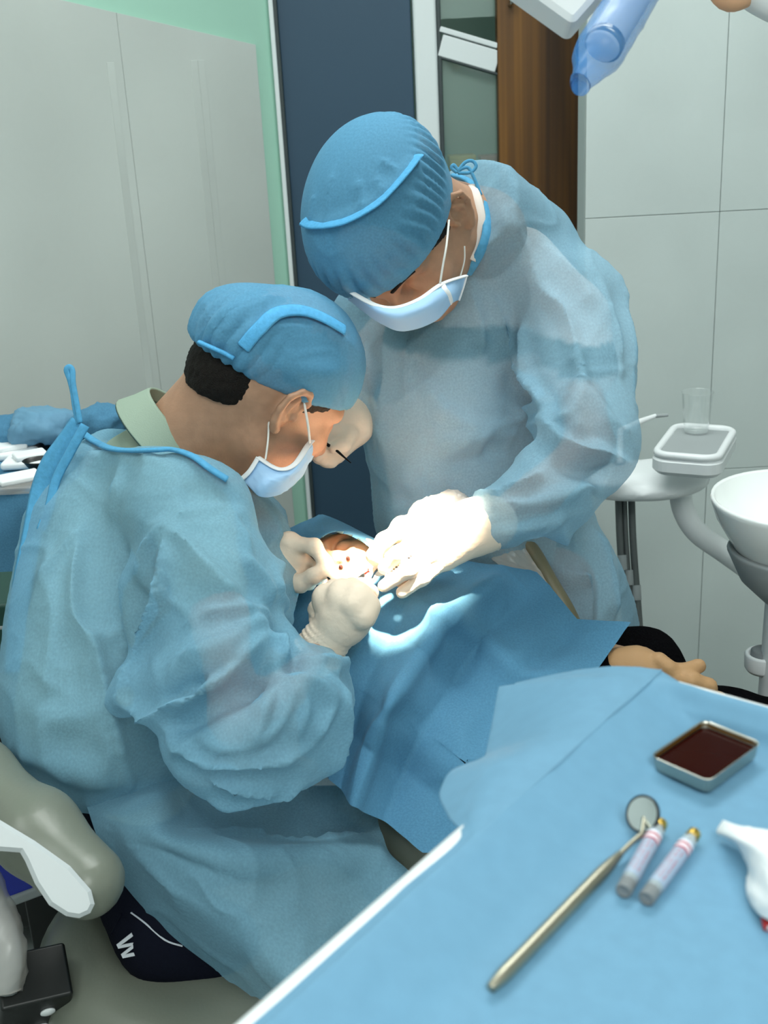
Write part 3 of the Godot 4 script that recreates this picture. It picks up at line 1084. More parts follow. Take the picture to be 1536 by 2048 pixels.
	# crumpled mask with its nose wire at the edge
	var w := thing("folded_mask", "white folded mask with wire lying at the edge of the blue paper", "mask", on_y(1500, 1700, TY + 0.004))
	var pts := [
		[[1446, 1640, 10], [1480, 1650, 16], [1560, 1664, 22], [1640, 1690, 16]],
		[[1432, 1666, 3], [1478, 1676, 18], [1556, 1700, 26], [1640, 1740, 20]],
		[[1470, 1688, 2], [1497, 1710, 15], [1560, 1745, 24], [1640, 1790, 18]],
		[[1494, 1735, 2], [1512, 1760, 12], [1560, 1790, 20], [1640, 1830, 14]],
		[[1492, 1775, 2], [1512, 1795, 10], [1560, 1825, 15], [1640, 1860, 10]],
		[[1510, 1820, 2], [1522, 1832, 6], [1560, 1850, 9], [1640, 1880, 6]]]
	var nt := []
	for r in pts:
		var rr := []
		for z in r: rr.append(on_y(z[0], z[1], TY + 0.002 + z[2] * 0.001))
		nt.append(rr)
	world_part("sheet", cloth(nt, 8, 0.1, 0.0012, 0.001, 0.03, 3).mesh(), M.white_cloth, w)
	world_part("nose_wire", tube(smooth_path([on_y(1530, 1770, TY + 0.012), on_y(1521, 1785, TY + 0.012), on_y(1525, 1815, TY + 0.009), on_y(1545, 1835, TY + 0.008)], 6), 0.0007, 8).mesh(), M.dark_steel, w, "bent metal wire")
	var sw := thing("red_tip_applicator", "small red tipped applicator under the white folded mask", "applicator", on_y(1534, 1846, TY + 0.004))
	world_part("tip", tube(smooth_path([on_y(1531, 1838, TY + 0.004), on_y(1536, 1856, TY + 0.004)], 6), 0.0022, 10).mesh(), M.red_tip, sw)
	world_part("shaft", tube(PackedVector3Array([on_y(1535, 1854, TY + 0.004), on_y(1660, 1900, TY + 0.004)]), 0.0012, 8).mesh(), M.white_plastic, sw)

func label_material() -> StandardMaterial3D:
	if M.has("label"): return M.label
	var im := Image.create(256, 512, false, Image.FORMAT_RGB8)
	im.fill(Color(0.62, 0.69, 0.77))
	var red := Color(0.66, 0.16, 0.24)
	im.fill_rect(Rect2i(0, 452, 256, 22), red)
	im.fill_rect(Rect2i(0, 474, 256, 24), Color(0.90, 0.90, 0.94))
	im.fill_rect(Rect2i(0, 400, 256, 22), red)
	im.fill_rect(Rect2i(0, 422, 256, 30), Color(0.92, 0.90, 0.94))
	# lines of small red print running along the tube
	var r := RandomNumberGenerator.new()
	r.seed = 5
	for x in [16, 44, 66, 88, 128, 158, 182, 214, 238]:
		var y := 40
		while y < 370:
			var l := r.randi_range(6, 22)
			if r.randf() < 0.8:
				for k in l:
					if r.randf() < 0.72: im.fill_rect(Rect2i(x, y + k, r.randi_range(3, 12), 1), red.lerp(Color(0.8, 0.7, 0.78), 0.1))
			y += l + 5
	var m := mat("label", "ffffff", 0.4)
	m.albedo_texture = ImageTexture.create_from_image(im)
	return m

func basin_unit() -> void:
	# assistant's tray with its grey mat, on a bent post
	var h := 0.885
	var o := thing("assistant_tray", "white equipment tray with grey mat on a bent pipe by the tiled wall", "tray", on_y(1380, 885, h))
	var q := [on_y(1296, 912, h), on_y(1345, 850, h), on_y(1478, 858, h), on_y(1445, 925, h)]
	var mid: Vector3 = (q[0] + q[1] + q[2] + q[3]) / 4.0
	var ex: Vector3 = (q[2] - q[1] + q[3] - q[0]).normalized()
	var ez: Vector3 = ex.cross(Vector3.UP)
	var w: float = q[1].distance_to(q[2])
	var l: float = q[0].distance_to(q[1])
	var bx := Transform3D(Basis(ex, ez, Vector3.UP), mid)
	o.transform = Transform3D(Basis(), mid)
	var inv := o.transform.affine_inverse()
	part("body", slab(rounded_rect(w, l, 0.03, 6), 0.034, 0.008).mesh(), M.white_plastic, o, inv * bx.translated_local(Vector3(0, 0, -0.018)))
	part("mat", slab(rounded_rect(w * 0.84, l * 0.80, 0.012, 4), 0.004, 0.001).mesh(), M.grey_mat, o, inv * bx.translated_local(Vector3(0.004, 0.004, 0.001)), "grey rubber mat")
	var lip := []
	for p in rounded_rect(w - 0.014, l - 0.014, 0.026, 6): lip.append(bx * Vector3(p.x, p.y, 0.001))
	world_part("rim", tube(PackedVector3Array(lip), 0.007, 10, 1.0, Vector3.UP, true).mesh(), M.white_plastic, o)
	var f := Field.new()
	f.egg(at(1290, 960, 2.16), Basis(), Vector3(0.12, 0.028, 0.09), 0.03)
	f.cone(at(1210, 950, 2.1), at(1320, 935, 2.16), 0.035, 0.03, 0.03)
	f.below(at(1290, 925, 2.16) , Vector3.UP, 0.01)
	world_part("wing", f.net(0.008).mesh(), M.white_plastic, o)
	world_part("post", tube(smooth_path([at(1362, 955, 2.2), at(1364, 1010, 2.2), at(1392, 1062, 2.2), at(1450, 1105, 2.2), at(1545, 1172, 2.2), at(1640, 1240, 2.2)], 8), 0.021, 18).mesh(), M.white_plastic, o)
	var ft := at(1640, 1240, 2.2)
	world_part("base_column", tube(PackedVector3Array([ft + Vector3(0, 0.06, 0), Vector3(ft.x, 0.001, ft.z)]), 0.045, 20).mesh(), M.white_plastic, o)
	for k in 3:
		var x0: float = [1236, 1248, 1262][k]
		var hose := thing("suction_hose", ["leftmost grey hose hanging under the white equipment tray", "middle grey hose hanging under the white equipment tray", "rightmost grey hose hanging under the white equipment tray"][k], "hose", at(x0, 980, 2.2), "hoses under the equipment tray")
		world_part("hose", tube(smooth_path([at(x0, 965, 2.2), at(x0 + 4, 1080, 2.2), at(x0 + 13, 1200, 2.2), at(x0 + 26, 1330, 2.2), at(x0 + 60, 1400, 2.2)], 6), 0.0068 if k != 1 else 0.005, 10).mesh(), M.grey_rubber, hose)
		world_part("coupling", tube(PackedVector3Array([at(x0 + 8 + k, 1110 + 30 * k, 2.2), at(x0 + 10 + k, 1140 + 30 * k, 2.2)]), 0.009, 10).mesh(), M.grey_mat, hose)
	# instrument sticking out of the wing
	var s := thing("handpiece", "white handpiece with grey tip resting behind the white equipment tray", "handpiece", at(1290, 840, 2.25))
	world_part("body", tube(PackedVector3Array([at(1240, 930, 2.16), at(1240, 862, 2.2), at(1283, 842, 2.25), at(1312, 831, 2.25)]), PackedFloat32Array([0.007, 0.007, 0.006, 0.004]), 12).mesh(), M.white_plastic, s)
	world_part("tip", tube(PackedVector3Array([at(1310, 832, 2.25), at(1336, 830, 2.25)]), PackedFloat32Array([0.004, 0.003]), 10).mesh(), M.grey_mat, s)
	# clear cup on the tray
	var cp := on_y(1392, 862, h + 0.006)
	var cup := thing("plastic_cup", "clear plastic cup standing on the grey mat of the equipment tray", "cup", cp)
	part("wall", lathe([Vector2(0, 0), Vector2(0.021, 0), Vector2(0.022, 0.002), Vector2(0.028, 0.072), Vector2(0.029, 0.073), Vector2(0.0285, 0.074), Vector2(0.0272, 0.072), Vector2(0.0212, 0.003), Vector2(0, 0.002)], 32).mesh(), M.cup_plastic, cup)
	# cuspidor
	var c := at(1604, 998, 1.62)
	var bowl := thing("spittoon_bowl", "white ceramic spittoon bowl at the right edge beside the tray pipe", "basin", c)
	var r := 0.125
	part("bowl", lathe([Vector2(0.03, -0.105), Vector2(0.06, -0.098), Vector2(0.09, -0.072), Vector2(r * 0.92, -0.03), Vector2(r * 0.985, -0.006), Vector2(r, 0.0), Vector2(r * 0.985, 0.005), Vector2(r * 0.95, 0.002), Vector2(r * 0.90, -0.018), Vector2(0.085, -0.052), Vector2(0.05, -0.075), Vector2(0.015, -0.082), Vector2(0, -0.083)], 48).mesh(), M.ceramic, bowl)
	part("collar", lathe([Vector2(0, -0.16), Vector2(0.045, -0.155), Vector2(0.078, -0.122), Vector2(0.098, -0.078), Vector2(0.094, -0.070), Vector2(0.06, -0.095), Vector2(0, -0.104)], 40).mesh(), M.grey_mat, bowl, Transform3D(), "grey lower shell")
	part("drain", lathe([Vector2(0.012, -0.0825), Vector2(0.012, -0.080), Vector2(0, -0.080)], 20).mesh(), M.steel, bowl)
	part("stand", lathe([Vector2(0.09, -c.y + 0.001), Vector2(0.09, -c.y + 0.03), Vector2(0.045, -c.y + 0.06), Vector2(0.04, -0.15), Vector2(0, -0.15)], 28).mesh(), M.white_plastic, bowl)
	var k2 := at(1526, 1312, 1.72)
	var kn := thing("round_knob", "small white round holder with grey top at the right edge below the basin", "holder", k2)
	part("ring", lathe([Vector2(0, -0.024), Vector2(0.022, -0.024), Vector2(0.026, -0.018), Vector2(0.027, 0.002), Vector2(0.024, 0.006), Vector2(0.020, 0.004), Vector2(0.019, 0.0), Vector2(0, 0.0)], 28).mesh(), M.white_plastic, kn)
	part("button", lathe([Vector2(0.0185, -0.002), Vector2(0.018, 0.009), Vector2(0.014, 0.012), Vector2(0, 0.013)], 24).mesh(), M.rubber_grey, kn)
	part("bracket", tube(PackedVector3Array([Vector3(0.0, -0.012, 0), Vector3(0.10, -0.014, -0.06)]), 0.012, 12).mesh(), M.white_plastic, kn)

func instrument_cart() -> void:
	var h := 0.93
	var o := thing("instrument_cart", "instrument cart wrapped in blue sheet behind the seated clinician", "cart", Vector3(on_y(20, 930, h).x, 0, on_y(20, 930, h).z))
	var c := on_y(20, 930, h)
	part("top", rbox(Vector3(0.34, 0.024, 0.30), 0.006).mesh(), M.white_plastic, o, Transform3D(Basis(), Vector3(-0.06, h - 0.02, 0)))
	part("cabinet", rbox(Vector3(0.30, h - 0.12, 0.26), 0.01).mesh(), M.black_plastic, o, Transform3D(Basis(), Vector3(-0.06, (h - 0.12) / 2 + 0.06, 0)))
	for s in [[-1, -1], [1, -1], [-1, 1], [1, 1]]:
		part("caster", tube(PackedVector3Array([Vector3(-0.06 + 0.12 * s[0] - 0.012, 0.03, 0.10 * s[1]), Vector3(-0.06 + 0.12 * s[0] + 0.012, 0.03, 0.10 * s[1])]), 0.03, 16).mesh(), M.grey_rubber, o)
	# sheet laid over, hanging down in front and at the side
	var net := []
	for i in 7:
		var row := []
		for j in 8:
			var x := c.x - 0.235 + 0.36 * j / 7.0
			var z := c.z - 0.16 + 0.33 * mini(i, 4) / 4.0
			var y := h + 0.004
			if i == 0: y += 0.03 + 0.02 * (j % 2)
			if i > 4:
				y -= (i - 4) * 0.085
				z += 0.012 * (j % 2) + 0.006
			row.append(Vector3(x, y, z))
		net.append(row)
	var cov := thing("cart_sheet", "blue sheet draped over the instrument cart at the left edge", "sheet", c)
	world_part("sheet", cloth(net, 5, 0.1, 0.0012, 0.006, 0.06, 5).mesh(), M.drape, cov)
	# crumpled blue wraps at the back
	for k in 3:
		var wp := thing("blue_wrap", ["crumpled blue wrap at the back left of the instrument cart", "crumpled blue wrap in the middle of the instrument cart", "crumpled blue wrap just behind the neck tie of the seated clinician"][k], "wrap", Vector3.ZERO, "crumpled blue wraps on the cart")
		var p: Vector3 = [at(20, 868, 2.06), at(92, 850, 2.03), at(205, 842, 1.98)][k]
		wp.position = p
		var f := Field.new()
		f.egg(Vector3.ZERO, Basis(Vector3.BACK, [0.2, -0.3, -0.1][k]), [Vector3(0.06, 0.035, 0.05), Vector3(0.055, 0.03, 0.05), Vector3(0.045, 0.03, 0.04)][k], 0.02)
		f.cone(Vector3(-0.04, -0.01, 0.02), Vector3(0.05, 0.012, 0.0), 0.02, 0.012, 0.03)
		var g := f.net(0.006)
		wrinkle(g, g.normals(), 0.03, 0.006, 31 + k)
		part("wrap", g.mesh(), M.drape if k != 1 else M.table_paper, wp)
	# steel bowls
	for k in 2:
		var b := thing("kidney_bowl", ["steel bowl on the cart nearer the blue wraps", "small dark steel dish on the cart below the steel bowl"][k], "bowl", on_y([92, 88][k], [893, 944][k], h + 0.012))
		var s: float = [0.036, 0.026][k]
		part("bowl", lathe([Vector2(0, 0), Vector2(s * 0.55, 0), Vector2(s * 0.85, s * 0.5), Vector2(s, s * 0.78), Vector2(s * 1.06, s * 0.82), Vector2(s * 1.02, s * 0.85), Vector2(s * 0.93, s * 0.7), Vector2(s * 0.5, s * 0.08), Vector2(0, s * 0.06)], 28, Vector2(1.2, 0.85)).mesh(), M.dark_steel if k == 0 else M.black_plastic, b)
		part("contents", lathe([Vector2(s * 0.85, s * 0.55), Vector2(s * 0.5, s * 0.66), Vector2(0, s * 0.7)], 20, Vector2(1.2, 0.85)).mesh(), M.white_cloth, b)
	var names := [["gauze_pad", "white gauze pad at the left edge of the cart", 18, 905, 0.05, "white_cloth"], ["gauze_pad", "white gauze pad on the cart under the steel bowl", 62, 922, 0.045, "white_cloth"], ["instrument_pack", "clear wrapped instrument pack lying on the blue cart sheet", 40, 968, 0.055, "clear_film"]]
	for n in names:
		var p := thing(n[0], n[1], "pad" if n[0] == "gauze_pad" else "pack", on_y(n[2], n[3], h + 0.012))
		var g := rbox(Vector3(n[4] * 2, 0.014, n[4] * 1.3), 0.006, 3)
		wrinkle(g, g.n, 0.03, 0.002, 8)
		g.n = PackedVector3Array()
		part("pad", rbox(Vector3(n[4] * 2, 0.014, n[4] * 1.3), 0.006, 3).mesh(), M[n[5]], p)
		part("fold", rbox(Vector3(n[4] * 1.2, 0.01, n[4] * 0.8), 0.004).mesh(), M.white_cloth, p, Transform3D(Basis(Vector3.UP, 0.5), Vector3(0, 0.011, 0)))
	# things below, left edge
	var gb := thing("green_box", "dark green box at the left edge under the cart", "box", at(-10, 1240, 1.62))
	part("body", rbox(Vector3(0.09, 0.10, 0.12), 0.006).mesh(), M.dark_green, gb)
	part("stripe", rbox(Vector3(0.092, 0.006, 0.122), 0.002).mesh(), M.grey_mat, gb, Transform3D(Basis(), Vector3(0, 0.015, 0)))
	part("stand", rbox(Vector3(0.05, at(-10, 1240, 1.62).y - 0.05, 0.05), 0.004).mesh(), M.black_plastic, gb, Transform3D(Basis(), Vector3(0, -(at(-10, 1240, 1.62).y + 0.05) / 2, 0)))

func printed_sheet() -> void:
	var im := Image.create(128, 128, false, Image.FORMAT_RGB8)
	im.fill(Color(0.62, 0.68, 0.80))
	var r := RandomNumberGenerator.new()
	r.seed = 77
	for k in 11:
		var y := 10 + k * 10
		im.fill_rect(Rect2i(r.randi_range(4, 20), y, r.randi_range(60, 100), 3), Color(0.12, 0.28, 0.58))
	var m := mat("print", "ffffff", 0.6)
	m.albedo_texture = ImageTexture.create_from_image(im)
	var o := thing("printed_sheet", "pale sheet with blue printed lines at the left edge above the stool backrest", "paper sheet", at(8, 1320, 1.60))
	var net := [[at(-60, 1310, 1.64), at(-15, 1305, 1.64), at(28, 1296, 1.63)], [at(-60, 1330, 1.61), at(-15, 1326, 1.61), at(36, 1320, 1.60)], [at(-60, 1352, 1.58), at(-15, 1348, 1.58), at(42, 1342, 1.575)]]
	world_part("sheet", cloth(net, 6, 0.2, 0.001, 0.001, 0.03, 2).mesh(), m, o)

func stool() -> void:
	var seat_c := at(410, 1835, 1.36)
	var o := thing("operator_stool", "grey green vinyl operator stool with white backrest shell under the seated clinician", "stool", Vector3(seat_c.x, 0, seat_c.z))
	var sy := seat_c.y
	part("seat", lathe([Vector2(0, -0.10), Vector2(0.15, -0.10), Vector2(0.185, -0.085), Vector2(0.20, -0.055), Vector2(0.196, -0.02), Vector2(0.175, 0.002), Vector2(0.14, 0.010), Vector2(0.07, 0.004), Vector2(0, 0.0)], 56).mesh(), M.vinyl, o, Transform3D(Basis(), Vector3(0, sy, 0)))
	part("column", lathe([Vector2(0.028, 0.05), Vector2(0.028, sy - 0.28), Vector2(0.02, sy - 0.27), Vector2(0.02, sy - 0.09), Vector2(0, sy - 0.09)], 20).mesh(), M.steel, o)
	for k in 5:
		var a := TAU * k / 5 + 0.4
		var e := Vector3(cos(a) * 0.24, 0.06, sin(a) * 0.24)
		var leg := part("leg", tube(PackedVector3Array([Vector3(0, 0.09, 0), e]), PackedFloat32Array([0.022, 0.014]), 12).mesh(), M.white_plastic, o)
		part("caster", tube(PackedVector3Array([e + Vector3(-0.012, -0.03, 0), e + Vector3(0.012, -0.03, 0)]), 0.028, 16).mesh(), M.black_plastic, leg)
	var f := Field.new()
	f.chain([at(-150, 1500, 1.36), at(-60, 1570, 1.26), at(60, 1680, 1.17), at(170, 1775, 1.13)], [0.032, 0.032, 0.031, 0.029], 0.02)
	f.chain([at(-150, 1500, 1.36), at(-100, 1440, 1.46), at(-14, 1398, 1.54)], [0.032, 0.036, 0.036], 0.03)
	f.chain([at(-150, 1440, 1.38), at(-40, 1545, 1.29), at(85, 1650, 1.20), at(188, 1752, 1.15)], [0.030, 0.030, 0.030, 0.027], 0.03)
	world_part("backrest", f.net(0.006).mesh(), M.vinyl, o)
	# white shell on the outside of the backrest
	var outline := [[-120, 1560], [0, 1640], [70, 1682], [140, 1732], [182, 1780], [189, 1808], [180, 1826], [158, 1836], [132, 1832], [98, 1810], [70, 1768], [50, 1722], [40, 1705], [0, 1702], [-120, 1660]]
	var g := Geo.new()
	var ca := at(60, 1740, 1.09)
	var zz := (CAM - ca).normalized()
	var fb := frame_from(zz)
	var pl := PackedVector2Array()
	for p in outline:
		var r := ray(p[0], p[1])
		var hit := CAM + r * ((ca - CAM).dot(zz) / r.dot(zz)) - ca
		pl.append(Vector2(hit.dot(fb.x), hit.dot(fb.y)))
	if Geometry2D.is_polygon_clockwise(pl): pl.reverse()
	var sh := slab(pl, 0.016, 0.004)
	part("backrest_shell", sh.mesh(), M.shell_plastic, o, Transform3D(fb, ca - o.position), "white plastic shell")
	world_part("backrest_bar", tube(smooth_path([at(150, 1760, 1.2), at(190, 1790, 1.36), at(210, 1840, 1.42), Vector3(seat_c.x - 0.05, sy - 0.115, seat_c.z)], 6), 0.014, 12, 0.5).mesh(), M.black_plastic, o)
	# lower left: blue case, black control box, wrapped hose
	var bc := thing("blue_case", "bright blue case with pale rim behind the stool at the left edge", "case", at(-20, 1722, 1.5))
	part("body", rbox(Vector3(0.13, 0.07, 0.10), 0.006).mesh(), M.royal_blue, bc, Transform3D(Basis(Vector3.BACK, 0.35), Vector3.ZERO))
	part("rim", rbox(Vector3(0.145, 0.014, 0.11), 0.004).mesh(), M.grey_mat, bc, Transform3D(Basis(Vector3.BACK, 0.35), Vector3(0.012, -0.035, 0)))
	part("stand", rbox(Vector3(0.06, bc.position.y - 0.03, 0.06), 0.004).mesh(), M.black_plastic, bc, Transform3D(Basis(), Vector3(-0.04, -(bc.position.y + 0.03) / 2, 0)))
	var bb := thing("control_box", "black foot control box with round bolts beside the stool seat", "control box", at(60, 2000, 1.28))
	var bx := Basis(Vector3.UP, 0.35) * Basis(Vector3.RIGHT, 0.5) * Basis(Vector3.BACK, -0.15)
	part("case", rbox(Vector3(0.075, 0.13, 0.06), 0.004).mesh(), M.black_plastic, bb, Transform3D(bx, Vector3.ZERO))
	for p in [[0.008, -0.004], [0.012, 0.035]]:
		part("bolt", lathe([Vector2(0, 0), Vector2(0.008, 0), Vector2(0.008, 0.002), Vector2(0.005, 0.0035), Vector2(0, 0.004)], 18).mesh(), M.white_plastic, bb, Transform3D(bx * Basis(Vector3.RIGHT, PI / 2), bx * Vector3(p[0], p[1], 0.03)))
	part("stand", rbox(Vector3(0.04, bb.position.y - 0.06, 0.04), 0.004).mesh(), M.black_plastic, bb, Transform3D(Basis(), Vector3(0, -(bb.position.y + 0.06) / 2, 0)))
	var wh := thing("wrapped_hose", "hose wrapped in clear film at the lower left edge", "hose", at(20, 1900, 1.2))
	world_part("hose", tube(smooth_path([at(-60, 1700, 1.3), at(-8, 1820, 1.25), at(18, 1900, 1.22), at(10, 1980, 1.22)], 6), 0.014, 12).mesh(), M.grey_mat, wh)
	var fg := tube(smooth_path([at(-60, 1700, 1.3), at(-8, 1820, 1.25), at(18, 1900, 1.22), at(10, 1975, 1.22)], 10), 0.019, 18)
	wrinkle(fg, fg.normals(), 0.015, 0.003, 3)
	world_part("film", fg.mesh(), M.clear_film, wh)

# ---------- people ----------
# a bone is written [x, y, depth, radius], x, y and radius as they measure in the frame at that depth
func bones(f: Field, list: Array, k := 0.03, less := 0.0, factor := 1.0) -> void:
	var p := []
	var r := []
	for b in list:
		p.append(at(b[0], b[1], b[2]))
		r.append(maxf(b[3] * b[2] / FOCAL * factor - less, 0.006))
	f.chain(p, r, k)

func lay(f: Field, pts: Array) -> PackedVector3Array:      # a line of points on a surface
	var r := []
	for p in pts:
		var hit := f.toward(CAM + ray(p[0], p[1]) * 0.7, ray(p[0], p[1]))
		if f.d(hit) < 0.004: r.append(hit)
	if r.size() < 2:
		var q := at(pts[0][0], pts[0][1], 1.5)
		r = [q, q + Vector3(0.002, 0, 0)]
	return smooth_path(r, 5)

func on_mesh(g: Geo, pts: Array, off := 0.003) -> PackedVector3Array:      # a line of points on a finished mesh
	var best := PackedFloat32Array()
	best.resize(pts.size())
	best.fill(9.0)
	for v in g.v:
		var q := v - CAM
		var d := q.dot(fwd)
		var x := 768.0 + q.dot(rgt) / d * FOCAL
		var y := 1024.0 - q.dot(upv) / d * FOCAL
		for i in pts.size():
			if absf(pts[i][0] - x) < 9.0 and absf(pts[i][1] - y) < 9.0 and d < best[i]: best[i] = d
	var r := []
	for i in pts.size():
		if best[i] < 5.0: r.append(at(pts[i][0], pts[i][1], best[i] - off))
	return smooth_path(r, 5)

func folds(g: Geo, f: Field, list: Array, more := 1.0) -> void:
	var nn := g.normals()
	for l in list: fold(g, nn, lay(f, l[0]), l[1], l[2] * more, l[3] if l.size() > 3 else 1.0)

func head_shape(f: Field, x: Transform3D, left_ear := true, right_ear := true, chin := 1.0) -> void:
	var b := x.basis
	f.egg(x * Vector3(0, 0.030, -0.015), b, Vector3(0.077, 0.095, 0.098), 0.02)
	f.egg(x * Vector3(0, -0.035 * chin, 0.028), b, Vector3(0.062, 0.080 * chin, 0.066), 0.03)
	f.egg(x * Vector3(0, -0.092 * chin, 0.062), b, Vector3(0.026, 0.020, 0.022), 0.03)
	f.cone(x * Vector3(-0.052, -0.062 * chin, 0.0), x * Vector3(-0.018, -0.092 * chin, 0.055), 0.020, 0.018, 0.03)
	f.cone(x * Vector3(0.052, -0.062 * chin, 0.0), x * Vector3(0.018, -0.092 * chin, 0.055), 0.020, 0.018, 0.03)
	f.cone(x * Vector3(0, 0.006, 0.090), x * Vector3(0, -0.030, 0.110), 0.0085, 0.0115, 0.014)
	for s in [-1.0, 1.0]:
		f.ball(x * Vector3(s * 0.012, -0.034, 0.100), 0.0095, 0.008)
		f.cone(x * Vector3(s * 0.014, 0.024, 0.086), x * Vector3(s * 0.048, 0.022, 0.066), 0.010, 0.009, 0.016)
		f.ball(x * Vector3(s * 0.032, 0.004, 0.078), 0.017, 0.012, 1)
		f.ball(x * Vector3(s * 0.032, 0.004, 0.067), 0.0155, 0.006)
		f.egg(x * Vector3(s * 0.042, -0.022, 0.062), b, Vector3(0.022, 0.018, 0.020), 0.02)
		f.ball(x * Vector3(s * 0.0075, -0.041, 0.111), 0.0042, 0.003, 1)
	f.cone(x * Vector3(-0.018, -0.062, 0.088), x * Vector3(0.018, -0.062, 0.088), 0.007, 0.007, 0.008)
	f.cone(x * Vector3(-0.014, -0.073, 0.085), x * Vector3(0.014, -0.073, 0.085), 0.008, 0.008, 0.008)
	for s in [-1.0, 1.0]:
		if (s > 0 and not left_ear) or (s < 0 and not right_ear): continue
		var e := x * Transform3D(Basis(Vector3(0, 0, 1), 0.0), Vector3(s * 0.075, -0.004, -0.012))
		var h := []
		for p in [[0.002, 0.004, 0.010], [0.007, 0.020, 0.013], [0.012, 0.031, 0.004], [0.017, 0.029, -0.010], [0.020, 0.016, -0.021], [0.019, -0.002, -0.021], [0.014, -0.018, -0.013], [0.009, -0.027, -0.003]]: h.append(e * Vector3(s * p[0], p[1], p[2]))
		f.egg(e * Vector3(s * 0.007, 0.002, -0.006), b * Basis(Vector3.UP, s * -0.45), Vector3(0.0045, 0.026, 0.016), 0.006)
		f.chain(h, [0.004, 0.0042, 0.0042, 0.0042, 0.004, 0.0038, 0.0042, 0.0062], 0.003)
		f.chain([e * Vector3(s * 0.011, 0.018, -0.003), e * Vector3(s * 0.014, 0.004, -0.011), e * Vector3(s * 0.011, -0.012, -0.005)], [0.0032, 0.004, 0.004], 0.004)
		f.ball(e * Vector3(s * 0.006, -0.004, 0.010), 0.005, 0.005)
		f.ball(e * Vector3(s * 0.014, -0.001, 0.002), 0.0085, 0.004, 1)

func cut_above(f: Field, x: Transform3D, y0: float, slope: float) -> void:    # keep what lies above the sloping plane
	f.below(x * Vector3(0, y0, 0), x.basis * Vector3(0, -1, slope), 0.004)

func skin_part(called: String, f: Field, cell: float, m: Material, parent: Node3D, label := "") -> MeshInstance3D:
	return world_part(called, f.net(cell).mesh(), m, parent, label)

func ribbon(called: String, pts: PackedVector3Array, w: float, m: Material, parent: Node3D, flat := 0.3, hint := Vector3.UP) -> MeshInstance3D:
	return world_part(called, tube(pts, w, 8, flat, hint).mesh(), m, parent)

func finger(f: Field, pts: Array, r0: float, r1: float, k := 0.006) -> void:
	var p := []
	var r := []
	for i in pts.size():
		p.append(at(pts[i][0], pts[i][1], pts[i][2]))
		r.append(lerpf(r0, r1, float(i) / (pts.size() - 1)))
	f.chain(p, r, k)

func glove_ring(called: String, a: Vector3, axis: Vector3, r: float, m: Material, parent: Node3D, squash := 1.0) -> void:
	var b := frame_from(axis)
	var pts := PackedVector3Array()
	for k in 28: pts.append(a + b.x * cos(TAU * k / 28) * r + b.y * sin(TAU * k / 28) * r * squash)
	world_part(called, tube(pts, 0.0028, 8, 1.0, axis, true).mesh(), m, parent, "thick rolled glove cuff edge")

func pleats(g: Geo, apex: Vector3, axis: Vector3, rim: float, depth: float, count: float, from: float, to_: float) -> void:
	# gathers that run from a crown towards a seam
	var nn := g.normals()
	var b := frame_from(axis)
	for i in g.v.size():
		var q := g.v[i] - apex
		var h := q.dot(axis)
		var a := atan2(q.dot(b.y), q.dot(b.x))
		var t := smoothstep(from, lerpf(from, to_, 0.5), -h) * (1.0 - smoothstep(lerpf(from, to_, 0.75), to_, -h))
		var wob := ripple.get_noise_3dv(g.v[i] * 900.0)
		g.v[i] += nn[i] * depth * t * (absf(sin(a * count * 0.5 + wob * 2.2)) - 0.5) * (0.7 + 0.6 * ripple.get_noise_3dv(g.v[i] * 500.0))

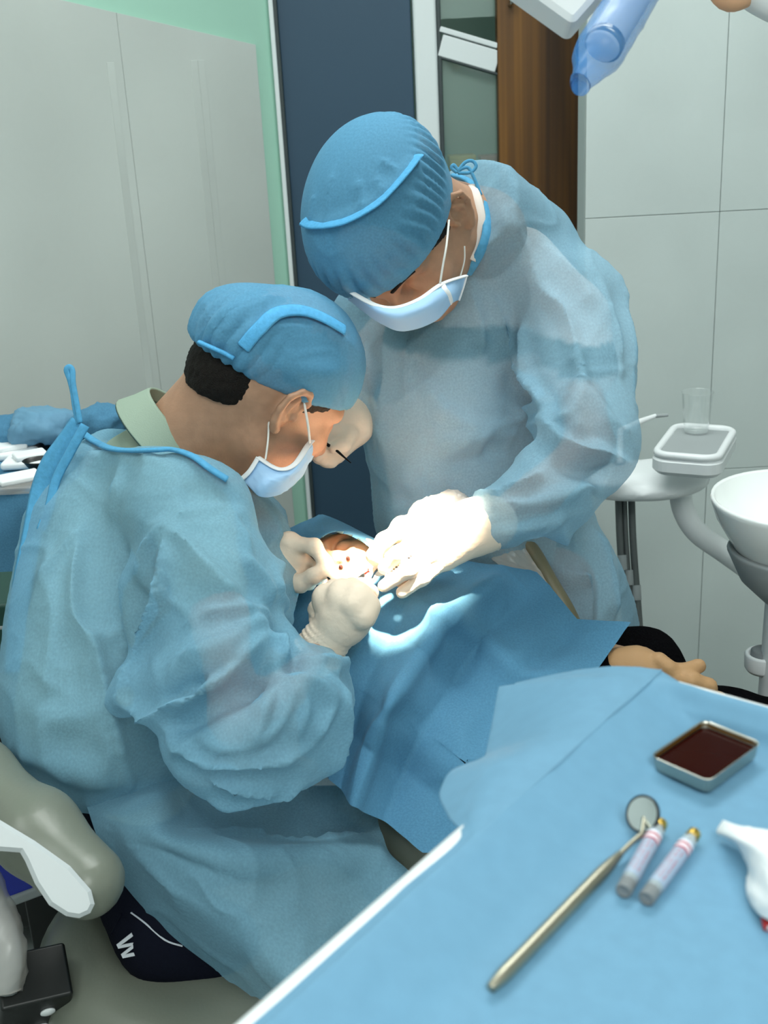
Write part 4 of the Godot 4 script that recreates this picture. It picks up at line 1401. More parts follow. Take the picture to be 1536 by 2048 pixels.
# ----- the clinician who stands -----
func standing_clinician() -> void:
	var o := thing("person", "standing clinician in blue cap and pale blue gown leaning over, head bowed, facing the viewer", "person", Vector3(at(1000, 1300, 1.85).x, 0, at(1000, 1300, 1.85).z))
	var up := turned(-0.62, 0.28, 0.73)
	var fw := turned(-0.16, -0.92, 0.30)
	fw = (fw - up * fw.dot(up)).normalized()
	var hb := Basis(up.cross(fw), up, fw)
	var hx := Transform3D(hb, at(785, 432, 1.52) - up * 0.03 + fw * 0.015)
	# body
	var torso := [[955, 440, 1.64, 60], [930, 560, 1.68, 120], [905, 690, 1.70, 150], [880, 850, 1.69, 140], [900, 980, 1.72, 130], [950, 1100, 1.78, 140]]
	var side := [[1040, 560, 1.70, 100], [1020, 700, 1.74, 120], [1010, 900, 1.76, 125], [1000, 1080, 1.80, 140]]
	var arm_l := [[1040, 520, 1.64, 90], [1130, 605, 1.62, 104], [1158, 720, 1.59, 106], [1172, 885, 1.51, 104]]
	var fore_l := [[1172, 885, 1.51, 100], [1110, 975, 1.48, 88], [1030, 1025, 1.47, 64], [985, 1043, 1.465, 52]]
	var arm_r := [[800, 560, 1.74, 90], [735, 640, 1.76, 66], [700, 750, 1.74, 48], [714, 815, 1.66, 36]]
	var skirt := [[950, 1060, 1.78, 190], [985, 1260, 1.82, 225], [1000, 1480, 1.88, 250]]
	var f := Field.new()
	bones(f, torso, 0.04, 0.022)
	bones(f, [[900, 1000, 1.74, 90], [1040, 1000, 1.86, 70]], 0.05)
	bones(f, [[1040, 540, 1.67, 60], [1150, 720, 1.61, 52], [1180, 890, 1.52, 46]], 0.02)
	bones(f, [[1180, 890, 1.52, 46], [1080, 985, 1.485, 42], [960, 1050, 1.465, 30]], 0.02)
	bones(f, [[830, 570, 1.74, 60], [715, 750, 1.74, 40], [708, 830, 1.66, 28]], 0.02)
	var foot := o.position
	for s in [-0.09, 0.09]:
		var hip := Vector3(foot.x + s, 0.74, foot.z - 0.02)
		f.chain([hip, Vector3(foot.x + s * 1.1, 0.42, foot.z), Vector3(foot.x + s * 1.1, 0.08, foot.z - 0.03)], [0.07, 0.055, 0.042], 0.03)
		f.egg(Vector3(foot.x + s * 1.15, 0.045, foot.z + 0.03), Basis(), Vector3(0.045, 0.043, 0.13), 0.03)
	var body := f.net(0.014)
	var h := Field.new()
	head_shape(h, hx, true, true, 0.76)
	h.cone(hx * Vector3(0, -0.01, -0.035), at(960, 470, 1.62), 0.058, 0.066, 0.03)
	body.merge(h.net(0.003))
	body.uv.clear()
	world_part("body", body.mesh(), M.skin, o)
	# hair below the cap
	var hr := Field.new()
	hr.egg(hx * Vector3(0, 0.030, -0.015), hb, Vector3(0.0795, 0.098, 0.101), 0.01)
	hr.below(hx * Vector3(0, -0.012, 0), hb * Vector3(0, -1, 0.55), 0.004)
	hr.below(hx * Vector3(0, 0.0, 0.052), hb * Vector3(0, 0.1, 1), 0.004)
	skin_part("hair", hr, 0.004, M.hair, o, "short dark hair")
	for s in [-1.0, 1.0]:
		var br := PackedVector3Array()
		for k in 7: br.append(hx * Vector3(s * (0.014 + 0.036 * k / 6.0), 0.026 + 0.006 * sin(k / 6.0 * 2.6), 0.0975 - 0.022 * pow(k / 6.0, 1.6)))
		world_part("eyebrow", tube(br, 0.0032, 8, 0.6).mesh(), M.hair, o)
	# shirt
	var sf := Field.new()
	bones(sf, torso, 0.04, 0.017)
	bones(sf, side, 0.04, 0.022)
	bones(sf, [[1040, 530, 1.65, 76], [1140, 640, 1.62, 74], [1160, 735, 1.59, 76]], 0.02)
	bones(sf, [[820, 560, 1.74, 76], [735, 650, 1.76, 54]], 0.02)
	var sg := sf.net(0.010)
	var y_hi := at(940, 655, 1.60).y
	var y_lo := at(940, 722, 1.60).y
	for p in sg.v:
		var q := p.y + (p.x - at(940, 690, 1.6).x) * 0.12
		sg.col.append(Color(0.026, 0.068, 0.066) if q < y_hi and q > y_lo else Color(0.79, 0.70, 0.66))
	var sm: StandardMaterial3D = M.shirt_white.duplicate()
	sm.albedo_color = Color.WHITE
	sm.vertex_color_use_as_albedo = true
	world_part("shirt", sg.mesh(), sm, o, "white shirt with a dark green chest stripe under the gown")
	# gown
	var gf := Field.new()
	bones(gf, torso, 0.05)
	bones(gf, side, 0.05)
	bones(gf, arm_l, 0.03)
	bones(gf, fore_l, 0.025)
	bones(gf, arm_r, 0.03)
	bones(gf, skirt, 0.06)
	bones(gf, [[1040, 1060, 1.80, 150], [1090, 1240, 1.84, 165], [1110, 1480, 1.9, 190]], 0.05)
	gf.below(Vector3(0, 0.36, 0), Vector3(0, -1, 0), 0.02)
	var nape := at(930, 418, 1.57)
	var nax := (nape - at(1020, 520, 1.68)).normalized()
	gf.cone(at(1020, 520, 1.68), nape, 0.105, 0.078, 0.03)
	gf.below(nape, nax, 0.004)
	var gg := gf.net(0.005)
	folds(gg, gf, [
		[[[1071, 560], [1128, 617], [1150, 669], [1160, 721], [1168, 766], [1144, 879]], 0.009, 0.011],
		[[[1164, 748], [1249, 740]], 0.006, 0.006],
		[[[985, 590], [999, 621], [1011, 673], [1043, 730], [1084, 794], [1100, 834]], 0.011, 0.012],
		[[[1047, 641], [1059, 738], [1084, 786]], 0.012, 0.010],
		[[[979, 855], [1027, 826], [1084, 798]], 0.012, 0.012],
		[[[841, 875], [963, 871], [1043, 851], [1096, 838]], 0.012, 0.010],
		[[[900, 930], [985, 900], [1075, 862]], 0.016, -0.010, 0.0],
		[[[1030, 760], [1060, 800], [1090, 815]], 0.018, -0.012, 0.0],
		[[[1096, 834], [1132, 893], [1205, 903], [1265, 925]], 0.012, 0.016],
		[[[1148, 875], [1160, 782]], 0.01, 0.012],
		[[[1110, 905], [1160, 925], [1230, 945]], 0.018, -0.012, 0.0],
		[[[1085, 940], [1060, 965], [1000, 985]], 0.010, 0.010],
		[[[990, 1010], [1060, 1005], [1130, 990], [1210, 960]], 0.010, 0.008],
		[[[985, 1060], [1060, 1050], [1140, 1030]], 0.010, 0.008],
		[[[821, 657], [817, 754], [829, 818]], 0.008, 0.006],
		[[[940, 560], [960, 640], [968, 700]], 0.010, 0.008],
		[[[1200, 560], [1230, 660], [1240, 740]], 0.012, 0.008],
		[[[1180, 780], [1220, 840], [1262, 870]], 0.012, 0.008],
		[[[850, 760], [900, 830], [978, 858]], 0.014, 0.008],
		[[[780, 1000], [850, 1010], [940, 980]], 0.02, -0.008, 0.0],
		[[[1130, 1060], [1160, 1150], [1180, 1250]], 0.014, 0.016],
		[[[1060, 1090], [1100, 1170], [1140, 1230]], 0.016, -0.014, 0.0],
		[[[1190, 1060], [1210, 1150], [1225, 1240]], 0.012, 0.014],
		[[[735, 700], [760, 800], [775, 900]], 0.014, 0.007], [[[930, 1010], [990, 990], [1060, 960]], 0.012, 0.010], [[[1200, 950], [1150, 985], [1080, 1012]], 0.009, 0.008], [[[1240, 560], [1262, 680], [1270, 800]], 0.009, 0.008], [[[1090, 480], [1150, 540], [1190, 620]], 0.014, 0.006], [[[1010, 420], [1060, 520], [1085, 570]], 0.012, 0.007], [[[1175, 790], [1150, 840], [1105, 850]], 0.012, 0.012]], 2.1)
	smooth(gg, 2)
	wrinkle(gg, gg.normals(), 0.15, 0.005, 3)
	wrinkle(gg, gg.normals(), 0.05, 0.0012, 5)
	var gown := world_part("gown", gg.mesh(), M.gown_far, o, "pale blue disposable gown")
	var nb := [[906, 352], [935, 362], [960, 392], [972, 430], [972, 470], [958, 510], [935, 548]]
	var np := []
	for p in lay(gf, nb): np.append(p - fwd * 0.003)
	ribbon("shirt_collar", lay(h, [[944, 372], [955, 400], [962, 440], [957, 480], [942, 520]]), 0.007, M.shirt_white, o, 0.5)
	ribbon("neck_binding", PackedVector3Array(np), 0.0065, M.gown_edge, gown, 0.5)
	# the tie at the back of the neck
	var tk := at(914, 345, 1.56)
	for l in [[[914, 345], [930, 325], [945, 322], [952, 333], [940, 345], [916, 346]], [[914, 345], [922, 338], [935, 335], [944, 347], [962, 390]], [[914, 345], [903, 336], [908, 330], [916, 342]]]:
		var q := []
		for p in l: q.append(at(p[0], p[1], 1.555))
		ribbon("neck_tie", smooth_path(q, 6), 0.0024, M.gown_edge, gown, 0.5, fwd)
	# cap
	var c := Field.new()
	c.egg(hx * Vector3(0.0, 0.050, -0.012), hb, Vector3(0.094, 0.098, 0.112), 0.03)
	c.egg(hx * Vector3(0.006, 0.085, -0.030), hb, Vector3(0.078, 0.052, 0.086), 0.05)
	c.egg(hx * Vector3(0.0, 0.070, 0.030), hb, Vector3(0.075, 0.060, 0.075), 0.05)
	cut_above(c, hx, 0.022, 0.22)
	var cg := c.net(0.0045)
	pleats(cg, hx * Vector3(0, 0.140, -0.02), up, 0.1, 0.0075, 40.0, 0.02, 0.10)
	folds(cg, c, [
		[[[593, 430], [622, 447], [654, 447], [690, 440], [729, 421], [762, 398], [807, 349], [837, 310], [879, 284]], 0.010, 0.0045, 0.0],
		[[[668, 345], [656, 440]], 0.006, 0.004], [[[628, 390], [622, 445]], 0.006, 0.004], [[[716, 360], [730, 418]], 0.006, 0.004], [[[755, 355], [768, 390]], 0.006, 0.004], [[[762, 318], [800, 345]], 0.006, 0.004],
		[[[655, 447], [656, 503]], 0.005, 0.003], [[[618, 455], [661, 510], [730, 450]], 0.005, 0.003], [[[733, 425], [740, 448]], 0.005, 0.004],
		[[[788, 373], [850, 402]], 0.007, 0.004], [[[835, 330], [848, 370]], 0.006, 0.004], [[[807, 365], [830, 420]], 0.007, 0.003]])
	var cap := world_part("cap", cg.mesh(), M.cap, o, "blue disposable cap with a gathered seam")
	var bl := lay(c, [[608, 443], [622, 450], [654, 450], [690, 443], [729, 424], [762, 401], [807, 352], [837, 313], [876, 288]])
	for i in bl.size(): bl[i] -= fwd * 0.0055
	ribbon("seam_band", bl, 0.0085, M.cap_band, cap, 0.22, -fwd)
	# mask
	var net := []
	for row in [
		[[931, 552, 1.49], [884, 568, 1.435], [840, 598, 1.415], [794, 615, 1.405], [755, 612, 1.415], [713, 591, 1.45], [690, 575, 1.50]],
		[[926, 570, 1.49], [890, 580, 1.43], [848, 610, 1.405], [797, 628, 1.395], [758, 622, 1.405], [718, 598, 1.45], [692, 582, 1.505]],
		[[920, 584, 1.49], [898, 590, 1.435], [858, 619, 1.41], [802, 641, 1.40], [760, 630, 1.412], [722, 606, 1.455], [696, 590, 1.51]],
		[[916, 600, 1.50], [903, 606, 1.45], [870, 640, 1.435], [808, 662, 1.43], [762, 645, 1.44], [726, 620, 1.47], [700, 600, 1.515]]]:
		var r := []
		for p in row: r.append(at(p[0], p[1], p[2]))
		net.append(r)
	var mk := world_part("face_mask", cloth(net, 7, 0.1, 0.0015, 0.0008, 0.03, 5).mesh(), M.mask, o, "pleated pale blue face mask")
	var edge := []
	for p in net[0]: edge.append(p - fwd * 0.001)
	ribbon("top_binding", smooth_path(edge, 6), 0.0042, M.mask_white, mk, 0.4)
	ribbon("side_binding", smooth_path([net[0][1] - fwd * 0.002, net[1][1] - fwd * 0.002, net[2][1] - fwd * 0.002, net[3][1] - fwd * 0.002], 5), 0.0042, M.mask_white, mk, 0.4)
	ribbon("side_binding", smooth_path([net[0][0] - fwd * 0.002, net[1][0], net[3][0] - fwd * 0.002], 5), 0.0042, M.mask_white, mk, 0.4)
	for l in [[[898, 440, 1.445], [893, 490, 1.425], [886, 530, 1.425], [880, 568, 1.43]], [[929, 492, 1.465], [929, 520, 1.47], [922, 548, 1.48], [916, 566, 1.485]]]:
		var q := []
		for p in l: q.append(at(p[0], p[1], p[2]))
		ribbon("ear_loop", smooth_path(q, 6), 0.0014, M.loop, mk, 0.7)
	# gloved hands
	var gl := Field.new()
	for k in [[806, 1058, 1.465, 0.017], [838, 1078, 1.445, 0.018], [866, 1100, 1.440, 0.017], [890, 1116, 1.450, 0.016]]:
		gl.cone(at(955, 1052, 1.465), at(k[0], k[1], k[2]), 0.027, k[3], 0.02)
	finger(gl, [[806, 1058, 1.465], [768, 1082, 1.445], [748, 1112, 1.450], [762, 1132, 1.460]], 0.0115, 0.0085)
	finger(gl, [[838, 1080, 1.445], [795, 1108, 1.425], [769, 1136, 1.435]], 0.0112, 0.0085)
	finger(gl, [[866, 1102, 1.440], [818, 1140, 1.420], [768, 1172, 1.430]], 0.0110, 0.0082)
	finger(gl, [[890, 1118, 1.450], [846, 1156, 1.430], [804, 1185, 1.435]], 0.0100, 0.0078)
	finger(gl, [[900, 1050, 1.510], [836, 1085, 1.505], [790, 1118, 1.485], [758, 1140, 1.470]], 0.015, 0.0088)
	gl.cone(at(930, 1055, 1.463), at(984, 1044, 1.467), 0.030, 0.0335, 0.012)
	var glg := gl.net(0.0028)
	wrinkle(glg, glg.normals(), 0.03, 0.0006, 6)
	var g1 := world_part("glove", glg.mesh(), M.glove, o, "cream latex glove with a rolled cuff")
	glove_ring("cuff_edge", at(984, 1044, 1.467), at(984, 1044, 1.467) - at(930, 1055, 1.463), 0.0345, M.glove, g1)
	var g2 := Field.new()
	for k in [[668, 870, 1.605, 0.014], [656, 884, 1.60, 0.014], [660, 900, 1.61, 0.014], [672, 908, 1.62, 0.014]]: g2.cone(at(704, 850, 1.63), at(k[0], k[1], k[2]), 0.024, k[3], 0.015)
	finger(g2, [[668, 872, 1.605], [645, 890, 1.59], [640, 905, 1.585]], 0.010, 0.008)
	finger(g2, [[656, 884, 1.60], [632, 898, 1.59], [634, 912, 1.585]], 0.010, 0.008)
	finger(g2, [[662, 902, 1.61], [638, 914, 1.60], [652, 922, 1.60]], 0.010, 0.008)
	finger(g2, [[674, 908, 1.62], [652, 922, 1.61], [664, 926, 1.61]], 0.009, 0.0075)
	finger(g2, [[700, 868, 1.60], [686, 892, 1.585], [668, 897, 1.58]], 0.012, 0.0085)
	g2.cone(at(704, 850, 1.63), at(716, 818, 1.66), 0.025, 0.027, 0.012)
	var g2g := g2.net(0.0035)
	var gm := world_part("glove", g2g.mesh(), M.glove, o, "cream latex glove behind the seated clinician's mask")
	glove_ring("cuff_edge", at(716, 818, 1.66), at(716, 818, 1.66) - at(704, 850, 1.63), 0.0275, M.glove, gm)
	var pr := thing("dental_probe", "thin dark dental probe held in the standing clinician's glove before the navy door", "dental probe", at(668, 897, 1.575))
	world_part("handle", tube(PackedVector3Array([at(640, 880, 1.58), at(672, 900, 1.575)]), 0.0024, 10).mesh(), M.dark_steel, pr)
	world_part("tip", tube(PackedVector3Array([at(672, 900, 1.575), at(688, 914, 1.57), at(702, 926, 1.565)]), PackedFloat32Array([0.0022, 0.0014, 0.0008]), 8).mesh(), M.dark_steel, pr)
	var sp := thing("dental_forceps", "slim steel instrument held at the patient's mouth by the standing clinician", "dental instrument", at(752, 1142, 1.43))
	world_part("shank", tube(smooth_path([at(790, 1112, 1.445), at(764, 1132, 1.435), at(750, 1144, 1.45), at(744, 1155, 1.48)], 5), 0.0016, 8).mesh(), M.dark_steel, sp)
	world_part("grip", tube(PackedVector3Array([at(860, 1060, 1.47), at(790, 1112, 1.445)]), 0.0026, 8).mesh(), M.steel, sp)

# ----- the clinician who sits -----
func seated_clinician() -> void:
	var o := thing("person", "seated clinician in blue cap and gown, seen from behind in profile on the stool", "person", Vector3(at(300, 1900, 1.34).x, 0, at(300, 1900, 1.34).z))
	var up := turned(0.62, 0.75, 0.10)
	var fw := turned(0.50, -0.57, -0.64)
	fw = (fw - up * fw.dot(up)).normalized()
	var hb := Basis(up.cross(fw), up, fw)
	var hx := Transform3D(hb, at(548, 776, 1.45))
	var torso := [[255, 935, 1.50, 96], [215, 1080, 1.47, 150], [205, 1250, 1.43, 172], [200, 1410, 1.40, 184], [238, 1470, 1.38, 146]]
	var chest := [[330, 960, 1.50, 90], [420, 1090, 1.52, 110], [410, 1260, 1.46, 110], [360, 1420, 1.42, 110]]
	var shoulder := [[270, 950, 1.46, 92], [385, 1040, 1.33, 116], [420, 1180, 1.29, 130], [425, 1320, 1.25, 112]]
	var puff := [[430, 1290, 1.25, 96], [468, 1445, 1.22, 142], [560, 1425, 1.24, 138], [610, 1385, 1.30, 84], [640, 1322, 1.372, 40]]
	var far_arm := [[400, 930, 1.64, 84], [500, 1060, 1.62, 70], [545, 1150, 1.54, 52], [560, 1150, 1.50, 38]]
	var front := [[470, 1000, 1.54, 60], [520, 1080, 1.50, 50], [535, 1170, 1.47, 46], [540, 1240, 1.44, 46]]
	# body
	var f := Field.new()
	bones(f, [[270, 990, 1.50, 80]] + torso.slice(1), 0.04, 0.026)
	bones(f, [[380, 1030, 1.34, 62], [440, 1240, 1.28, 54], [470, 1440, 1.23, 48], [560, 1390, 1.29, 42], [655, 1285, 1.37, 28]], 0.02)
	bones(f, [[400, 930, 1.64, 60], [520, 1090, 1.60, 48], [575, 1130, 1.51, 30]], 0.02)
	# legs: thighs forward and away, shins down
	for s in [[1.38, 0.0], [1.54, 0.0]]:
		var hip := at(265, 1735, s[0] + 0.10)
		var knee := hip + Vector3(0.36, -0.02, -0.05)
		f.chain([hip, knee, Vector3(knee.x + 0.02, 0.09, knee.z)], [0.085, 0.062, 0.042], 0.03)
		f.egg(Vector3(knee.x + 0.09, 0.045, knee.z), Basis(), Vector3(0.13, 0.043, 0.045), 0.03)
	var body := f.net(0.014)
	var h := Field.new()
	head_shape(h, hx)
	h.cone(hx * Vector3(0, -0.01, -0.04), at(375, 905, 1.50), 0.060, 0.072, 0.04)
	body.merge(h.net(0.003))
	body.uv.clear()
	world_part("body", body.mesh(), M.skin, o)
	var hr := Field.new()
	hr.egg(hx * Vector3(0, 0.030, -0.015), hb, Vector3(0.0795, 0.092, 0.101), 0.01)
	hr.egg(hx * Vector3(0, -0.020, -0.070), hb, Vector3(0.058, 0.052, 0.042), 0.03)
	hr.below(hx * Vector3(0, -0.006, 0), hb * Vector3(0, -1, 0.58), 0.006)
	hr.below(hx * Vector3(0, 0.0, 0.050), hb * Vector3(0, 0.25, 1), 0.004)
	var hg := hr.net(0.0035)
	wrinkle(hg, hg.normals(), 0.008, 0.0016, 9)
	world_part("hair", hg.mesh(), M.hair, o, "short cropped black hair at the nape")
	# polo shirt and its collar
	var sf := Field.new()
	bones(sf, torso, 0.04, 0.022)
	bones(sf, chest, 0.04, 0.026)
	bones(sf, [[280, 950, 1.47, 74], [385, 1040, 1.35, 72], [420, 1180, 1.30, 76]], 0.03)
	bones(sf, [[300, 930, 1.55, 84], [400, 930, 1.64, 74]], 0.03)
	sf.cone(at(260, 1480, 1.45), at(300, 1640, 1.48), 0.065, 0.06, 0.04)
	skin_part("shirt", sf, 0.010, M.polo_green, o, "sage green polo shirt")
	var ca := turned(0.70, 0.69, 0.16)
	var cx := turned(0.70, -0.70, 0.0)
	cx = (cx - ca * cx.dot(ca)).normalized()
	var col := lathe([Vector2(0.0735, -0.014), Vector2(0.0745, 0.0), Vector2(0.0765, 0.003), Vector2(0.079, 0.0), Vector2(0.086, -0.018), Vector2(0.096, -0.038), Vector2(0.0955, -0.041), Vector2(0.090, -0.036), Vector2(0.082, -0.022), Vector2(0.077, -0.016)], 40, Vector2(1.0, 0.92))
	world_part("collar", col.mesh(), M.polo_green, o, "sage green collar").transform = Transform3D(Basis(), -o.position) * Transform3D(Basis(cx, ca, cx.cross(ca)), at(386, 862, 1.49))
	# trousers
	var tf := Field.new()
	for s in [[1.38, 0.0], [1.54, 0.0]]:
		var hip := at(265, 1735, s[0] + 0.10)
		var knee := hip + Vector3(0.36, -0.02, -0.05)
		tf.chain([hip, knee, Vector3(knee.x + 0.02, 0.14, knee.z)], [0.100, 0.075, 0.056], 0.03)
	tf.chain([at(275, 1800, 1.32), at(330, 1860, 1.29), at(430, 1890, 1.30)], [0.045, 0.05, 0.05], 0.03)
	var tr_ := world_part("trousers", tf.net(0.009).mesh(), M.denim, o, "dark denim trousers")
	# letter stitched on the pocket, lying on its side
	var tm := TextMesh.new()
	var sf2 := SystemFont.new()
	sf2.font_names = PackedStringArray(["Droid Sans"])
	sf2.font_weight = 700
	tm.font = sf2
	tm.text = "W"
	tm.font_size = 48
	tm.pixel_size = 0.00058
	tm.depth = 0.0012
	var lp := tf.toward(CAM + ray(256, 1894) * 0.7, ray(256, 1894)) - fwd * 0.0015
	var lz := -fwd
	var lx := turned(0.42, -0.90, 0)
	var lb := Basis(lx, lz.cross(lx), lz)
	world_part("pocket_letter", tm, M.thread, tr_, "pale stitched letter").transform = tr_.transform.affine_inverse() * Transform3D(Basis(), -o.position) * Transform3D(lb, lp)
	var st := lay(tf, [[262, 1825], [290, 1846], [330, 1880], [365, 1892]])
	ribbon("seam_stitching", st, 0.0011, M.thread, tr_)
	var st2 := lay(tf, [[243, 1828], [222, 1868], [206, 1900]])
	ribbon("pocket_edge", st2, 0.003, M.denim, tr_)
	# gown
	var gf := Field.new()
	bones(gf, torso, 0.05)
	bones(gf, chest, 0.05)
	bones(gf, shoulder, 0.03)
	bones(gf, puff, 0.035)
	bones(gf, far_arm, 0.03)
	bones(gf, front, 0.03)
	# the wide upper sleeve that hangs over the elbow
	gf.chain([at(300, 1180, 1.30), at(268, 1380, 1.26), at(330, 1412, 1.235)], [0.035, 0.020, 0.016], 0.03)
	gf.chain([at(268, 1380, 1.26), at(420, 1350, 1.185), at(540, 1268, 1.26)], [0.018, 0.026, 0.02], 0.03)
	gf.egg(at(325, 826, 1.46), Basis(), Vector3(0.115, 0.055, 0.085), 0.02, 1)
	var gg := gf.net(0.0048)
	folds(gg, gf, [
		[[[345, 1053], [422, 1137], [478, 1203]], 0.012, 0.012],
		[[[345, 1053], [345, 1090], [323, 1208], [281, 1306], [239, 1395]], 0.010, 0.013],
		[[[239, 1395], [300, 1433], [356, 1405], [422, 1367], [540, 1273]], 0.010, 0.016],
		[[[225, 1330], [250, 1250], [285, 1180]], 0.028, -0.011, 0.0],
		[[[164, 1062], [155, 1222], [192, 1292], [234, 1456], [262, 1569]], 0.012, 0.013],
		[[[300, 1450], [310, 1520], [330, 1560]], 0.022, -0.005, 0.0],
		[[[164, 1062], [80, 1175]], 0.012, 0.009],
		[[[192, 1269], [248, 1208]], 0.012, 0.008],
		[[[422, 1137], [460, 1180], [478, 1208], [534, 1269]], 0.009, 0.010],
		[[[323, 1456], [398, 1522], [492, 1524], [560, 1512], [623, 1489]], 0.010, 0.012],
		[[[577, 1353], [630, 1370], [656, 1409], [640, 1455], [623, 1489]], 0.010, 0.011],
		[[[577, 1344], [650, 1380], [694, 1447]], 0.010, 0.010],
		[[[403, 1559], [459, 1573], [562, 1580]], 0.009, 0.010],
		[[[350, 1500], [410, 1548], [480, 1556]], 0.018, -0.010, 0.0],
		[[[553, 1362], [525, 1430], [497, 1503]], 0.010, 0.009],
		[[[600, 1360], [610, 1420], [590, 1480]], 0.010, 0.008],
		[[[319, 1452], [394, 1405], [470, 1370], [553, 1340]], 0.020, -0.020, 0.0],
		[[[511, 997], [558, 1072], [548, 1175], [577, 1236]], 0.010, 0.009],
		[[[356, 990], [398, 980], [440, 1000], [464, 1034]], 0.025, -0.006, 0.0],
		[[[345, 1050], [370, 1020], [430, 1000], [490, 1020]], 0.010, 0.008],
		[[[478, 1110], [520, 1160], [540, 1210]], 0.012, 0.010],
		[[[400, 1230], [470, 1215], [540, 1235]], 0.014, 0.008],
		[[[360, 1320], [440, 1290], [520, 1240]], 0.012, 0.009],
		[[[540, 1270], [575, 1290], [570, 1340]], 0.012, 0.012],
		[[[590, 1300], [640, 1320], [690, 1330]], 0.010, 0.008],
		[[[560, 1250], [580, 1300], [600, 1345]], 0.016, -0.012, 0.0],
		[[[60, 1420], [120, 1440], [230, 1420]], 0.02, 0.006, 0.0],
		[[[130, 930], [250, 910], [330, 930]], 0.014, 0.006],
		[[[30, 1500], [110, 1520], [220, 1560]], 0.02, 0.008, 0.0],
		[[[420, 1600], [520, 1610], [600, 1570]], 0.012, 0.010],
		[[[600, 1350], [560, 1450], [480, 1500], [400, 1490]], 0.010, 0.008], [[[640, 1340], [685, 1400], [690, 1480], [650, 1550]], 0.009, 0.008], [[[100, 1100], [110, 1250], [95, 1400]], 0.016, 0.006], [[[280, 900], [240, 980], [225, 1050]], 0.014, 0.006], [[[345, 1053], [300, 1100], [275, 1160]], 0.012, 0.010], [[[430, 960], [470, 1040], [500, 1120]], 0.010, 0.007], [[[210, 1440], [225, 1500], [215, 1580]], 0.014, 0.009], [[[90, 1440], [110, 1500], [160, 1560]], 0.016, 0.007]], 2.2)
	smooth(gg, 2)
	wrinkle(gg, gg.normals(), 0.16, 0.005, 13)
	wrinkle(gg, gg.normals(), 0.05, 0.0012, 15)
	var gown := world_part("gown", gg.mesh(), M.gown_near, o, "blue disposable gown, open along the back")
	# skirt of the gown over the lap
	var net := []
	for row in [
		[[165, 1575, 1.37], [300, 1560, 1.34], [400, 1530, 1.41], [500, 1530, 1.44], [610, 1520, 1.43], [690, 1560, 1.40], [745, 1600, 1.40]],
		[[180, 1640, 1.30], [300, 1640, 1.22], [370, 1650, 1.27], [480, 1658, 1.31], [600, 1662, 1.35], [700, 1655, 1.365], [760, 1655, 1.35]],
		[[208, 1710, 1.27], [310, 1700, 1.19], [400, 1690, 1.165], [500, 1694, 1.18], [610, 1692, 1.23], [710, 1690, 1.28], [775, 1700, 1.32]],
		[[262, 1790, 1.26], [345, 1790, 1.18], [430, 1795, 1.15], [520, 1800, 1.16], [620, 1790, 1.20], [720, 1765, 1.26], [810, 1735, 1.30]],
		[[330, 1855, 1.24], [400, 1850, 1.17], [480, 1860, 1.14], [560, 1865, 1.15], [650, 1850, 1.19], [740, 1810, 1.25], [850, 1770, 1.28]],
		[[420, 1935, 1.22], [480, 1930, 1.16], [540, 1935, 1.13], [610, 1930, 1.14], [690, 1910, 1.18], [780, 1870, 1.23], [900, 1810, 1.27]],
		[[500, 1995, 1.20], [560, 2000, 1.15], [620, 2005, 1.12], [680, 2000, 1.13], [740, 1980, 1.17], [820, 1930, 1.22], [950, 1860, 1.26]]]:
		var r := []
		for p in row: r.append(at(p[0], p[1], p[2]))
		net.append(r)
	var sk := cloth(net, 12, 0.0, 0.0, 0.005, 0.12, 17)
	var skn := sk.normals()
	for l in [[[[380, 1665], [520, 1672], [660, 1680], [752, 1650]], 0.008, 0.010], [[[250, 1660], [330, 1760], [370, 1790]], 0.014, 0.008], [[[300, 1690], [420, 1740], [600, 1770]], 0.018, -0.010], [[[640, 1700], [690, 1740], [740, 1790]], 0.012, 0.006]]:
		var q := []
		for p in l[0]:
			var best := 0
			var bd := 1e9
			for i in range(0, sk.v.size(), 2):
				var c: Vector3 = (sk.v[i] - CAM).normalized()
				var d: float = c.distance_squared_to(ray(p[0], p[1]).normalized())
				if d < bd:
					bd = d
					best = i
			q.append(sk.v[best])
		fold(sk, skn, smooth_path(q, 5), l[1], l[2])
	world_part("gown_skirt", sk.mesh(), M.gown_near, o, "skirt of the gown spread over the lap")
	# cuff of the sleeve over the glove
	# neck binding, tie and open back edge
	ribbon("neck_binding", on_mesh(gg, [[168, 868], [192, 884], [222, 897], [265, 901], [310, 900], [345, 899], [385, 912], [420, 937], [455, 959]], 0.004), 0.0058, M.gown_edge, gown, 0.5)
	var tie := []
	for p in [[158, 848, 1.40], [150, 815, 1.40], [146, 785, 1.40], [140, 760, 1.40], [133, 740, 1.40], [139, 734, 1.40], [145, 742, 1.40], [146, 765, 1.398], [152, 800, 1.397], [160, 845, 1.396]]: tie.append(at(p[0], p[1], p[2]))
	ribbon("neck_tie", smooth_path(tie, 5), 0.0036, M.gown_edge, gown, 0.55, fwd)
	var be := []
	for p in [[160, 846, 1.41], [128, 890, 1.41], [100, 930, 1.41], [80, 985, 1.41], [66, 1060, 1.40], [50, 1140, 1.39], [38, 1220, 1.38], [32, 1300, 1.375], [30, 1345, 1.37]]: be.append(at(p[0], p[1], p[2]))
	ribbon("back_edge", smooth_path(be, 5), 0.0125, M.gown_edge, gown, 0.22, fwd)
	var b2 := []
	for p in [[170, 850, 1.395], [140, 905, 1.395], [112, 960, 1.395], [100, 1010, 1.39], [82, 1060, 1.385]]: b2.append(at(p[0], p[1], p[2]))
	ribbon("back_edge", smooth_path(b2, 5), 0.006, M.gown_edge, gown, 0.3, fwd)
	# cap
	var c := Field.new()
